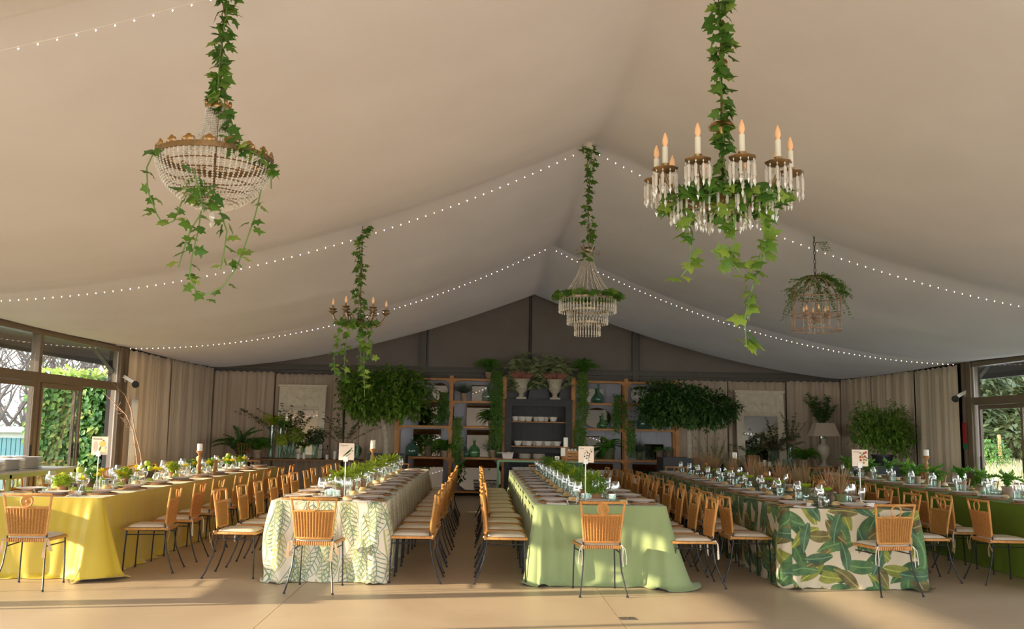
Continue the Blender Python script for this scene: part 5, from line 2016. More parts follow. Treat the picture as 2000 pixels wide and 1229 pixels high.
bush(t, (0, 0, .48), (.2, .15, .15), 900, .04, 'olive', r, .8, 'flower_head', .9)
t = vase('glass vase of wild arching branches over the window-side mirror crest', -4.25, 20.7, zt, .4, .08, 'democ')
branchy(t, (0, 0, .3), 15, 1.2, r, 'olive', .06, 1.0, .95, 'twig', 26, (-.12, -.05), .5)
t = vase('round glass vase of airy branches spreading past the mirror toward the feathery tree', -2.98, 20.5, zt, .34, .10, 'democ')
branchy(t, (0, 0, .25), 15, 1.0, r, 'olive', .055, 1.1, .9, 'twig', 26, (-.05, 0), .5)
t = thing('arching_shrub', 'dark arching shrub with willowy fronds in the corner by the window-side curtains', 'plant', (-5.2, 20.5, 0))
pot(t, (0, 0, 0), .18, .22, .75, 'darkbox')
fern(t, (0, 0, .75), 17, .92, r, 'acerdark', .12, .75, 1.0, 0, 20)
t = thing('potted_fern', 'large soft green fern at the end of the window-side console', 'plant', (-4.82, 20.38, zt))
pot(t, (0, 0, 0), .08, .1, .18, 'terra')
fern(t, (0, 0, .16), 40, .46, r, 'fern', .075, 1.0, .55)
t = thing('wicker_basket', 'open wicker cage basket on the end of the window-side console', 'basket', (-5.08, 20.28, zt))
for i in range(14):
    a = 2 * pi * i / 14
    MB().tube([(.10 * cos(a), .08 * sin(a), 0), (.15 * cos(a), .12 * sin(a), .32)], .006, 5).build('stake', M['turned'], t)
for z, q in ((.01, 1), (.14, 1.22), (.31, 1.5)):
    MB().tube([(.10 * q * cos(2 * pi * k / 18), .08 * q * sin(2 * pi * k / 18), z) for k in range(18)], .008, 5, True).build('hoop', M['turned'], t)
for x, y, h, k in ((-3.92, 20.33, .12, 0), (-3.80, 20.33, .14, 1), (-3.30, 20.33, .10, 2), (-3.14, 20.36, .18, 3)):
    t = thing('pillar_candle', 'short white pillar candle on the window-side console, %s from the fern' % ORD[k], 'candle', (x, y, zt + .001))
    MB().lathe([(0, 0), (.035, 0), (.036, h - .004), (.03, h), (0, h - .006)], 14).build('wax_body', M['wax'], t)
    MB().tube([(0, 0, h - .008), (.003, 0, h + .012)], .002, 4).build('wick', M['wick'], t)
t = thing('candelabra', 'small dark candelabra standing before the cream mantel mirror, window side', 'candelabra', (-3.42, 20.45, zt))
MB().lathe([(0, 0), (.06, 0), (.05, .015), (.012, .03), (.01, .2), (.016, .22), (.01, .24), (.01, .32), (0, .33)], 12).build('stem', M['iron'], t)
for s in (-1, 1):
    MB().tube([(0, 0, .22), (s * .05, 0, .19), (s * .1, 0, .22), (s * .1, 0, .27)], .006, 5).lathe([(.008, .265), (.022, .275), (.014, .30), (0, .30)], 10, (s * .1, 0, 0)).build('arm', M['iron'], t)
mirror('oval tilted mirror tray propped on the window-side console by the airy branches', -2.86, .782, .52, .36, 'oval', 20.72, .4, 'gold')
for x, h, k in ((-2.98, .16, 0), (-2.74, .22, 1), (-2.66, .3, 2)):
    t = vase('lidded glass jar on the window-side console near the feathery tree, %s of three' % ORD[k], x, 20.34 + .03 * k, zt, h, .05, 'democ', 'jar', 'glass_jar')
    MB().ball((0, 0, h + .02), (.045, .045, .02), 10, 5).ball((0, 0, h + .05), .012, 7, 5).build('lid', M['democ'], t)

# field side console
t = thing('urn_lamp', 'tall lamp with a stone urn base and square greige shade on the field-side console', 'lamp', (7.62, 20.35, zt))
MB().box(0, 0, .02, .28, .2, .035).build('foot', M['stone'], t)
MB().lathe([(.09, .038), (.085, .06), (.045, .10), (.035, .14), (.06, .18), (.12, .26), (.15, .36), (.148, .42), (.13, .46), (.10, .49), (.06, .52), (.045, .58), (.06, .62), (.05, .63), (0, .63)], 24).build('urn_body', M['stone'], t)
MB().tube([(0, 0, .63), (0, 0, .95)], .008, 6).build('lamp_rod', M['alu2'], t)
b = MB()
for (s0, s1, d0, d1) in ((.30, .20, .19, .13),):
    lo = [(-s0, -d0, .68), (s0, -d0, .68), (s0, d0, .68), (-s0, d0, .68)]
    hi = [(-s1, -d1, .97), (s1, -d1, .97), (s1, d1, .97), (-s1, d1, .97)]
    b.add(lo + hi, [(0, 1, 5, 4), (1, 2, 6, 5), (2, 3, 7, 6), (3, 0, 4, 7), (4, 5, 6, 7)])
b.build('lampshade', M['linen'], t)
t = thing('potted_fern', 'bright bushy fern beside the urn lamp', 'plant', (7.17, 20.33, zt))
pot(t, (0, 0, 0), .08, .1, .16, 'terra')
fern(t, (0, 0, .14), 44, .44, r, 'fern', .07, .9, .65)
t = vase('tall clear vase of leafy branches rising behind the urn lamp', 7.78, 20.9, zt, .95, .07, 'democ')
branchy(t, (0, 0, .85), 17, .85, r, 'acerdark', .07, .65, 1.0, 'stem', 34, (0, 0), .5)
t = vase('glass vase of wide olive branches before the leaning mantel mirror', 6.52, 20.5, zt, .35, .1, 'democ')
branchy(t, (0, 0, .2), 20, .95, r, 'olive', .055, 1.1, .85, 'twig', 34, (.05, 0), .5)
t = vase('tall glass cylinder of twigs at the edge of the leaning mirror', 6.95, 20.6, zt, .5, .06, 'democ')
branchy(t, (0, 0, .4), 9, .95, r, 'acerdark', .05, .5, 1.0, 'twig', 22, (.05, 0), .5)
t = thing('wicker_planter', 'woven planter with spreading olive foliage beside the leaning mirror', 'planter', (6.02, 20.38, zt))
pot(t, (0, 0, 0), .12, .15, .24, 'wickerb')
branchy(t, (0, 0, .2), 12, .55, r, 'olive', .05, 1.0, .8, 'stem', 22)
t = thing('potted_grass', 'large blue-grey grass tuft near the leaning mirror behind the banana-leaf table', 'plant', (5.5, 20.2, 0))
pot(t, (0, 0, 0), .2, .24, .72, 'darkbox')
blades(t, (0, 0, .66), 900, .5, r, 'bluegrass', 1.1, .005, droop=.9)
t = thing('flowering_shrub', 'sparse shrub with yellow-green tips beside the dark round tree', 'plant', (5.25, 20.7, 0))
pot(t, (0, 0, 0), .15, .2, .6, 'darkbox')
branchy(t, (0, 0, .6), 14, 1.0, r, 'hedgetip', .045, .7, 1.0, 'stem', 20)
for x, h, k in ((6.27, .14, 0), (6.38, .10, 1)):
    t = thing('pillar_candle', 'short white pillar candle on the field-side console, %s from the woven planter' % ORD[k], 'candle', (x, 20.3, zt + .001))
    MB().lathe([(0, 0), (.035, 0), (.036, h - .004), (.03, h), (0, h - .006)], 14).build('wax_body', M['wax'], t)
    MB().tube([(0, 0, h - .008), (.003, 0, h + .012)], .002, 4).build('wick', M['wick'], t)
for x, k in ((6.72, 0), (6.82, 1), (6.9, 2)):
    vase('small clear glass vase on the field-side console before the mirror, %s of three' % ORD[k], x, 20.3, zt, .16, .04, 'democ', 'vase', 'glass_vase')
# bare twigs behind the trees
for x, nm in ((-2.75, 'feathery tree'), (5.15, 'dark round tree')):
    t = thing('bare_branch', 'tall bare reddish branch standing behind the ' + nm, 'branch', (x, 21.0, 0))
    b = MB()
    b.tube([(0, 0, 0), (.03, 0, 1.4), (-.06, 0, 2.3), (-.16, 0, 3.05)], [.014, .011, .007, .003], 5)
    for k in range(9):
        f = r.uniform(1.5, 2.8)
        s = r.choice((-1, 1))
        b.tube([(.0 - .05 * (f - 1.4), 0, f), (s * .15 - .1, .02, f + .3), (s * .22 - .14, .0, f + .55)], [.005, .004, .002], 4)
    b.build('twigs', M['twig'], t)
# bare branch by the open door
t = thing('bare_branch', 'bare thorny orange-brown branch leaning by the open sliding door under the spotlight', 'branch', (-5.5, 15.3, 0))
b = MB()
b.tube([(.08, 0, 0), (.0, .05, .55), (-.10, .08, 1.05), (-.16, .08, 1.35), (-.30, .1, 1.62), (-.52, .1, 1.82), (-.70, .1, 1.98)], [.013, .012, .012, .011, .009, .007, .004], 6)
b.tube([(.16, .05, 0), (.06, .06, .6), (-.02, .08, 1.0), (-.14, .08, 1.38), (-.22, .08, 1.72), (-.34, .08, 1.95), (-.56, .08, 2.14)], [.012, .011, .010, .010, .008, .006, .003], 6)
b.tube([(-.2, .08, 1.6), (-.28, .1, 1.85), (-.27, .1, 2.15)], [.008, .006, .003], 5)
b.tube([(-.36, .1, 1.66), (-.46, .1, 1.72), (-.40, .1, 1.83)], [.006, .005, .002], 4)
for k in range(70):
    f = r.uniform(.3, 1.9)
    x = .0 - .13 * f if f < 1.3 else -.17 - .7 * (f - 1.3)
    d = r.choice((-1, 1)) * .035
    b.tube([(x, .07, f), (x + d, .07, f + .025)], [.004, .001], 3)
b.build('twigs', M['twig'], t)

# ------------------------------------------------------------------ buffet by the windows
t = thing('buffet_table', 'long zinc-topped buffet with light green metal frame along the window wall', 'table', (-5.62, 9.85, 0))
for y in (-2.45, -.8, .8, 2.45):
    for x in (-.36, .36):
        MB().box(x, y, .44, .04, .05, .88).build('leg', M['limemetal'], t)
for x in (-.36, .36):
    MB().box(x, 0, .865, .04, 4.95, .05).build('rail', M['limemetal'], t)
for y in (-2.45, 2.45):
    MB().box(0, y, .865, .68, .05, .05).build('rail', M['limemetal'], t)
MB().box(0, 0, .90, .80, 5.0, .02).build('zinc_top', M['greytop'], t)
for k, (x, y, nn) in enumerate(((-5.50, 11.55, 9), (-5.52, 11.15, 8), (-5.55, 10.75, 8), (-5.75, 11.7, 9))):
    stack('white plate in the %s stack from the buffet end' % ORD[k], x, y, .912, nn, .17, 'whiteware', .0155, 'plates stacked on the buffet', .008)
t = tag(MB().lathe([(.0, 0), (.08, 0), (.13, .09), (.14, .10), (.13, .10), (.08, .02), (0, .015)], 20, (0, 0, 0)).build('serving_bowl', M['plate']), 'greige serving bowl at the edge of the buffet', 'bowl')
t.location = (-5.42, 10.38, .912)

# ------------------------------------------------------------------ candlesticks
def candlestick(label, p, h, ch_, big=1.0, candle=True, nm='', m='turned'):
    t = thing('candlestick', 'turned wooden candlestick ' + label, 'candlestick', p)
    b = MB().lathe([(0, 0), (.05 * big, 0), (.05 * big, .012), (.03 * big, .03), (.022 * big, h * .18), (.034 * big, h * .32), (.036 * big, h * .42), (.018 * big, h * .5), (.02 * big, h * .53), (.03 * big, h * .60), (.032 * big, h * .72), (.016 * big, h * .80), (.018 * big, h * .86), (.046 * big, h * .96), (.05 * big, h), (0, h)], 16)
    b.build('turned_stem', M[m], t)
    if candle:
        c = thing('pillar_candle', 'white pillar candle on the candlestick ' + label, 'candle', (p[0], p[1], p[2] + h + .001))
        MB().lathe([(0, 0), (.036, 0), (.0365, ch_ - .004), (.03, ch_), (0, ch_ - .006)], 16).build('wax_body', M['wax'], c)
        MB().tube([(0, 0, ch_ - .008), (.004, 0, ch_ + .018)], .002, 4).build('wick', M['wick'], c)


candlestick('on the yellow table', (-3.95, 13.3, Z), .35, .10)
candlestick('without a candle, short, on the yellow table', (-3.78, 13.5, Z), .22, .1, .8, False)
candlestick('on the feather-leaf table', (-1.62, 14.2, Z), .40, .13)
candlestick('shortest of the three on the sage table', (1.22, 14.6, Z), .22, .10, .8)
candlestick('middle of the three on the sage table', (1.33, 14.8, Z), .32, .13, .9)
candlestick('tallest of the three on the sage table', (1.40, 15.1, Z), .46, .15, 1.15)
candlestick('on the banana-leaf table', (3.95, 14.3, Z), .34, .09)
candlestick('on the lime table', (6.6, 13.55, Z), .44, .09)

# ------------------------------------------------------------------ table signs
def text(parent, s, size, loc, m):
    c = bpy.data.curves.new('lettering', 'FONT')
    c.body = s
    c.size = size
    c.extrude = .0003
    c.materials.append(m)
    tmp = bpy.data.objects.new('lettering', c)
    me = bpy.data.meshes.new_from_object(tmp)
    bpy.data.objects.remove(tmp)
    o = link('lettering', me, parent)
    o.location = loc
    o.rotation_euler = (pi / 2, 0, 0)
    return o


INK = mat('grey_ink', (.16, .13, .12), .8)
PAPER = mat('cream_card', (.78, .66, .55), .85)
SIGNW = mat('white_plastic', (.82, .80, .76), .5)
def col(n, c):
    return mat(n, c, .85)


PR = {'green': col('print_green', (.10, .17, .05)), 'dkgreen': col('print_dark_green', (.03, .06, .03)), 'yellow': col('print_quince', (.75, .48, .14)), 'pale': col('print_pale_yellow', (.85, .68, .36)), 'red': col('print_red', (.35, .07, .05)), 'amber': col('print_amber', (.42, .24, .06)), 'lilac': col('print_taupe', (.55, .44, .40))}


def sign(label, word, p, h, w, hh, shapes, rz=0):
    t = thing('table_sign', label, 'sign', p, rz)
    MB().tube([(0, 0, 0), (0, 0, h + .02)], .0055, 8).build('rod', SIGNW, t)
    MB().lathe([(0, 0), (.05, 0), (.05, .006), (.008, .012)], 18).build('base', SIGNW, t)
    MB().box(.0, -.006, h - .0, .042, .014, .05).build('clip', SIGNW, t)
    zc_ = h + hh / 2 - .01
    cdo = MB().box(.005, 0, zc_, w, .004, hh).build('card', PAPER, t)
    text(cdo, word, hh * .125, (-w * .40, -.0032, zc_ + hh * .33), INK)
    for (kind, x, z, a, b_, ang, m) in shapes:
        m4 = Matrix.Translation((x * w + .005, -.0028, zc_ + z * hh)) @ Matrix.Rotation(ang, 4, 'Y')
        bb = MB()
        n = 14
        v = [tuple(m4 @ Vector((a * w * cos(2 * pi * i / n), 0, b_ * hh * sin(2 * pi * i / n)))) for i in range(n)]
        v2 = [(q[0], q[1] - .0004, q[2]) for q in v]
        bb.add(v + v2, [tuple(range(n, 2 * n))[::-1]] + [(i, (i + 1) % n, n + (i + 1) % n, n + i) for i in range(n)])
        bb.build(kind, PR[m], cdo)


sign('sign with a quince drawing on a white rod, yellow table', 'Membrillo', tloc(T1, .32, .55, Z), .40, .165, .185,
     [('printed_fruit', .16, .10, .19, .17, 0, 'yellow'), ('printed_fruit', .22, -.26, .16, .17, 0, 'pale'), ('printed_leaf', .03, -.16, .05, .13, .3, 'green'), ('printed_leaf', .22, .28, .06, .03, .3, 'green'), ('printed_leaf', .36, -.1, .05, .07, .5, 'lilac'), ('printed_text_block', -.27, -.05, .12, .3, 0, 'lilac')])
sign('sign with an asparagus drawing on a white rod, feather-leaf table', 'Trigueros', tloc(T2, .12, .2, Z), .40, .15, .165,
     [('printed_spear', .10 - .04 * k, .0 - .06 * k, .36, .024, -.75 + .06 * k, ('green', 'dkgreen', 'green')[k]) for k in range(3)] + [('printed_spear', .08, -.22, .28, .022, -.6, 'green'), ('printed_tip', .32, .2, .06, .035, -.9, 'green'), ('printed_tip', .38, .05, .05, .03, -.4, 'green')])
sign('sign with an olive sprig drawing on a white rod, sage table', 'Oliva', tloc(T3, -.12, .3, Z), .41, .155, .16,
     [('printed_olive', x, z, .045, .05, a, 'dkgreen') for x, z, a in ((.35, .17, .5), (.23, .04, 1), (.10, .11, .9), (.06, -.07, .6), (.19, -.08, 0), (-.1, -.12, .9), (.03, -.24, 0))] + [('printed_leaf', x, z, .018, .11, a, 'green') for x, z, a in ((-.08, .08, .3), (.05, .2, -.2), (.27, .28, .3), (.38, .3, .2), (.18, -.2, .9), (-.08, -.32, 1.2), (.15, -.34, -1))])
sign('sign with a red fruit drawing on a white rod, banana-leaf table', 'Ciruela', tloc(T4, .28, .48, Z), .41, .165, .17,
     [('printed_fruit', x, z, .075, .075, 0, m) for x, z, m in ((.24, .28, 'red'), (.37, .34, 'red'), (.02, .05, 'red'), (.04, -.13, 'red'), (.17, .05, 'amber'), (.31, .09, 'red'), (.23, -.1, 'amber'), (.22, -.28, 'amber'))] + [('printed_leaf', x, z, .09, .035, a, 'green') for x, z, a in ((.03, .3, 0), (.12, .18, -.4), (.42, .0, .7), (.36, -.12, .5))])

# ------------------------------------------------------------------ centrepieces
r = random.Random(71)
# yellow table: pots of curly green, bud vases of yellow blooms, apples, dark bowls
def bloom(parent, c, R_, rr):
    b = MB()
    for i in range(70):
        a, u = rr.uniform(0, 2 * pi), rr.uniform(-.15, 1)
        s = sqrt(max(0, 1 - u * u))
        d = Vector((s * cos(a), s * sin(a), u * .8))
        b.leaf(Vector(c) + d * R_ * .25, d, Vector((0, 0, 1)), R_ * .8, R_ * .22, .3, -.1)
    return b.mesh('bloom', M['mum'], 180)


BV = thing('bud_vase', 'x', 'vase')
MB().lathe([(0, .008), (.028, 0), (.036, .02), (.034, .05), (.015, .085), (.018, .10), (.014, .10), (.012, .085), (0, .02)], 14).build('vase_body', M['glass'], BV)
MB().tube([(0, 0, .02), (.004, 0, .14)], .003, 5).build('stem', M['stem'], BV)
link('bloom', bloom(None, (.004, 0, .145), .05, r), BV)
APP = thing('apple', 'x', 'apple')
MB().lathe([(.0, .006), (.012, .0), (.03, .008), (.041, .035), (.04, .052), (.028, .070), (.012, .072), (0, .064)], 16).build('flesh', M['apple'], APP)
MB().tube([(0, 0, .064), (.004, 0, .082)], .0016, 4).build('stalk', M['twig'], APP)
KP = thing('potted_greens', 'x', 'plant')
pot(KP, (0, 0, 0), .045, .055, .10, 'clay')
bush(KP, (0, 0, .13), (.085, .085, .06), 520, .026, 'kale', r, .55, 'foliage', .8)
KD = thing('potted_greens', 'x', 'plant')
pot(KD, (0, 0, 0), .045, .055, .10, 'barkpot')
bush(KD, (0, 0, .135), (.085, .085, .065), 560, .024, 'fern', r, .55, 'foliage', .7)
TL = thing('tea_light', 'x', 'candle')
MB().lathe([(0, 0), (.026, 0), (.028, .05), (.025, .05), (.024, .03), (0, .03)], 14).build('holder', M['democ'], TL)
MB().lathe([(0, .004), (.022, .004), (.022, .028), (0, .028)], 12).build('wax_body', M['wax'], TL)
TW.update(bud=BV, apple=APP, kp=KP, kd=KD, tea=TL)
hl = 7.6
for i in range(26):
    y = .35 + i * .285
    x = .2 * (-1) ** i + r.uniform(-.06, .06)
    if i > 12:
        x, y = .1 + r.uniform(-.05, .05), .5 + (i - 13) * .57
    else:
        y = .35 + i * .57
    put('bud', tloc(T1, x, y, Z), r.uniform(0, 6), 'bud vase with one yellow bloom, %s the yellow table' % (ORD[i % 13] + (' along the inner row of' if i > 12 else ' along')), 'bud vases on the yellow table')
for i in range(9):
    y = .3 + i * .86
    put('kp' if i % 2 == 0 else 'kd', tloc(T1, r.uniform(-.06, .1), y + .1, Z), r.uniform(0, 6), ('clay pot of lime curly greens' if i % 2 == 0 else 'bark pot of dark greens') + ', %s along the yellow table' % ORD[i], 'potted greens on the yellow table')
k = 0
for (bx, by) in ((-.02, .95), (.0, 2.9), (.02, 5.0), (0, 6.7)):
    p = tloc(T1, bx, by, Z)
    t = thing('pedestal_bowl', 'dark wooden pedestal dish heaped with green apples, %s along the yellow table' % ORD[k], 'dish', p)
    MB().lathe([(0, 0), (.06, 0), (.06, .01), (.02, .02), (.016, .08), (.03, .10), (.12, .105), (.125, .12), (.12, .125), (.11, .115), (0, .112)], 22).build('dish_body', M['barkpot'], t)
    for j, (ax, ay, az) in enumerate(((-.05, -.04, 0), (.05, -.04, 0), (.0, .055, 0), (.0, -.01, .062))):
        put('apple', (p[0] + ax, p[1] + ay, p[2] + .116 + az), r.uniform(0, 6), 'green apple, %s in the %s pedestal dish along the yellow table' % (ORD[j], ORD[k]), 'apples in the pedestal dishes')
    k += 1
k = 0
for (bx, by) in ((.30, .42), (.24, .46), (.16, .40), (.26, 1.35), (.28, 2.2), (.2, 3.4), (-.25, .9), (-.2, 2.0), (.2, 4.4)):
    put('apple', tloc(T1, bx, by, Z), r.uniform(0, 6), 'green apple lying on the cloth, %s along the yellow table' % ORD[k], 'apples on the yellow cloth')
    k += 1
for T, nm in ((T1, 'yellow'), (T3, 'sage'), (T4, 'banana-leaf'), (T5, 'lime')):
    for i in range(6):
        put('tea', tloc(T, r.choice((-.2, .2)) + r.uniform(-.04, .04), .5 + i * 1.25 + r.uniform(-.1, .1), Z), 0, 'glass tea light, %s along the %s table' % (ORD[i], nm), 'tea lights on the %s table' % nm)

# feather-leaf table: a hedge of curly fronds in small pots
for i in range(13):
    p = tloc(T2, r.uniform(-.09, .04), .62 + i * .53, Z)
    t = thing('curly_fern', 'clay pot of curly lime fronds, %s along the feather-leaf table runner' % ORD[i], 'plant', p, 0, 'curly ferns on the feather-leaf table')
    pot(t, (0, 0, 0), .045, .055, .10, 'clay')
    fern(t, (0, 0, .09), 15, .27, r, 'kale', .036, .8, 1.05, 1, 12)
    if i % 2 == 0:
        bush(t, (0, 0, .17), (.10, .12, .07), 260, .035, 'kale', r, .5)
# sage table: herbs
for i in range(16):
    p = tloc(T3, .02 + r.uniform(-.05, .05), .45 + i * .45, Z)
    d = i % 3
    t = thing('potted_herb', ('clay pot of feathery herb' if d == 0 else 'clay pot of bright leafy herb' if d == 1 else 'clay pot of trailing rosemary') + ', %s along the sage table runner' % ORD[i], 'plant', p, 0, 'herbs on the sage table')
    pot(t, (0, 0, 0), .045, .055, .09, 'clay')
    if d == 0:
        bush(t, (0, 0, .17), (.12, .13, .10), 700, .035, 'herb', r, .3, lw=.3)
    elif d == 1:
        bush(t, (0, 0, .17), (.11, .13, .09), 380, .045, 'kale', r, .5, lw=.7)
    else:
        branchy(t, (0, 0, .08), 14, .26, r, 'fern', .03, .9, 1.0, 'stem', 24, lw=.25)
# banana-leaf table: reddish grass, brown pears, lotus-like leaves
for i in range(14):
    p = tloc(T4, .06 + r.uniform(-.06, .08), .42 + i * .53, Z)
    t = thing('red_grass_pot', 'pot of stiff reddish grass, %s along the banana-leaf table' % ORD[i], 'plant', p, 0, 'reddish grasses on the banana-leaf table')
    pot(t, (0, 0, 0), .05, .06, .12, 'barkpot' if i % 2 else 'greenpot')
    blades(t, (0, 0, .1), 64, .31, r, 'redgrass', .5, .006, droop=.25)
NUT = thing('brown_pear', 'x', 'pear')
MB().lathe([(0, 0), (.02, .002), (.036, .025), (.034, .05), (.022, .068), (0, .075)], 14).build('flesh', M['nut'], NUT)
MB().tube([(0, 0, .073), (.003, 0, .088)], .0018, 4).build('stalk', M['twig'], NUT)
LT = thing('green_leaf_stem', 'x', 'leaf')
MB().tube([(0, 0, 0), (.01, 0, .10), (.0, .02, .16)], .003, 5).build('stem', M['stem'], LT)
MB().lathe([(0, .145), (.03, .15), (.055, .17), (.06, .185)], 14).build('leaf_cup', M['kale'], LT)
MB().lathe([(0, 0), (.028, 0), (.034, .05), (.03, .07), (.027, .07), (.03, .05), (0, .008)], 14).build('vase_body', M['tumbler'], LT)
TW.update(nut=NUT, lt=LT)
k = 0
for (bx, by) in ((.06, .72), (.02, 2.6), (.04, 4.4), (.02, 6.0)):
    p = tloc(T4, bx - .1, by, Z)
    t = thing('wooden_stand', 'low wooden stand with brown pears, %s along the banana-leaf table' % ORD[k], 'stand', p)
    MB().lathe([(0, 0), (.04, 0), (.035, .08), (.05, .10), (0, .10)], 16).build('stand_foot', M['barkpot'], t)
    MB().lathe([(0, .10), (.12, .10), (.125, .11), (.12, .12), (0, .12)], 22).build('stand_top', M['barkpot'], t)
    for j, (ax, ay, az) in enumerate(((-.045, -.04, 0), (.045, -.04, 0), (.0, .05, 0), (.0, -.01, .055))):
        put('nut', (p[0] + ax, p[1] + ay, p[2] + .121 + az), r.uniform(0, 6), 'brown pear, %s on the %s wooden stand along the banana-leaf table' % (ORD[j], ORD[k]), 'pears on the wooden stands')
    k += 1
for i in range(7):
    put('nut', tloc(T4, -.2 + r.uniform(-.05, .05), .4 + i * .9, Z), r.uniform(0, 6), 'brown pear lying on the cloth, %s along the banana-leaf table' % ORD[i], 'pears on the banana-leaf cloth')
for i in range(10):
    put('lt', tloc(T4, -.15 + r.uniform(-.05, .05), .35 + i * .66, Z), r.uniform(0, 6), 'bottle with one cupped lime leaf, %s along the banana-leaf table' % ORD[i], 'cupped leaves on the banana-leaf table')
# lime table: small ferns and leafy posies
for i in range(12):
    p = tloc(T5, r.uniform(-.08, .08), 1.2 + i * .66, Z)
    t = thing('fern_pot', 'old clay pot of upright wavy fern, %s along the lime table' % ORD[i], 'plant', p, 0, 'ferns on the lime table')
    pot(t, (0, 0, 0), .05, .065, .13, 'terra')
    fern(t, (0, 0, .12), 10, .30, r, 'fern', .045, .75, 1.15, 1, 10)
    if i % 2:
        bush(t, (0, 0, .16), (.09, .09, .06), 160, .05, 'herb', r, .5, lw=.8)
# ------------------------------------------------------------------ outside
r = random.Random(81)
gl = struct(MB().box(-26, 15, -.12, 39.4, 90, .1).build('ground', mat('dry_lawn', (.22, .20, .07), .95, col2=(.14, .17, .05), ns=.8)))
gr = struct(MB().box(48, 45, -.12, 78.8, 170, .1).build('field', mat('dry_straw_field', (.46, .375, .275), .95, col2=(.40, .325, .23), ns=.5)))
struct(MB().box(XL - 1.2, 8, -.055, 1.8, 34, .06).build('pavement', mat('pale_paving', (.40, .36, .30), .9, col2=(.33, .30, .25), ns=3)))


def shell(parent, c, rad, n, ls, m, name='foliage', lw=.7):
    """leaves lying on the faces of a hedge block"""
    b = MB()
    for i in range(n):
        f = r.random()
        x, y, z = r.uniform(-1, 1), r.uniform(-1, 1), r.uniform(-1, 1)
        k = r.random()
        if k < .55:
            y, o = -1 + r.uniform(-.06, .1), Vector((0, -1, 0))
        elif k < .85:
            x, o = (1 if r.random() < .6 else -1) + r.uniform(-.08, .08), Vector((1, 0, 0))
        else:
            z, o = 1 + r.uniform(-.05, .08), Vector((0, 0, 1))
        p = Vector((c[0] + x * rad[0], c[1] + y * rad[1], c[2] + z * rad[2]))
        d = Vector((r.uniform(-1, 1), r.uniform(-1, 1), r.uniform(-1.4, .3)))
        b.leaf(p, d, o + Vector((0, 0, .5)), ls * r.uniform(.6, 1.3), ls * lw, .15, .2)
    return b.build(name, M[m], parent, 'stuff', 180)


t = thing('ivy_hedge', 'tall ivy-clad hedge block outside the open sliding door', 'hedge', (-8.35, 19.6, 0))
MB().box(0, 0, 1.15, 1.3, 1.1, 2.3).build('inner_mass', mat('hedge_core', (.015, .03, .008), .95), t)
shell(t, (0, 0, 1.16), (.72, .62, 1.2), 5200, .13, 'hedge')
hl_ = []
for k in range(2):
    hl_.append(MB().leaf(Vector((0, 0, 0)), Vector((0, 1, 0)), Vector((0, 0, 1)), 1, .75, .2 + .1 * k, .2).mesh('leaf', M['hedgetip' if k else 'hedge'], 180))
for i in range(290):
    x, z = r.uniform(-.74, .74), r.uniform(.05, 2.4)
    d = Vector((r.uniform(-.8, .8), -.25, r.uniform(-1.2, .1))).normalized()
    nz = (Vector((r.uniform(-.3, .3), -1, .5)) - d * d.dot(Vector((0, -1, .5)))).normalized()
    nz = (nz - d * nz.dot(d)).normalized()
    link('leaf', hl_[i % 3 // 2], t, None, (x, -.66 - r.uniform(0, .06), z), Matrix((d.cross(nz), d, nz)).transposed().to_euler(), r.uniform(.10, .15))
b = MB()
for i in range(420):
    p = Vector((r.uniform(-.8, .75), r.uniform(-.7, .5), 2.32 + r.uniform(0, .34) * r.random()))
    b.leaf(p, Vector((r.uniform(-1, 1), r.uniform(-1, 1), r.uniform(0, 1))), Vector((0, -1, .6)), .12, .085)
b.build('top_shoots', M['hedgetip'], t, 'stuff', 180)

# garden store with teal shutter
t = thing('garden_store', 'low white store with a ribbed teal shutter seen through the window', 'building', (-9.75, 20.6, 0))
wm, tm = mat('white_render', (.66, .64, .60), .9), mat('teal_shutter', (.10, .24, .25), .6)
MB().box(-.9, .6, .62, 2.6, 1.0, 1.24).build('wall', wm, t)
MB().box(-.9, .55, 1.31, 2.75, 1.2, .12).build('coping', wm, t)
MB().box(.30, .02, .6, .28, .28, 1.2).build('gate_post', wm, t)
MB().add([(.12, -.16, 1.2), (.48, -.16, 1.2), (.48, .2, 1.2), (.12, .2, 1.2), (.3, .02, 1.32)], [(3, 2, 1, 0), (0, 1, 4), (1, 2, 4), (2, 3, 4), (3, 0, 4)]).build('post_cap', wm, t)
for k in range(16):
    MB().box(-.02 - .1 * k, .08, .58, .085, .03, 1.1).build('shutter_rib', tm, t)


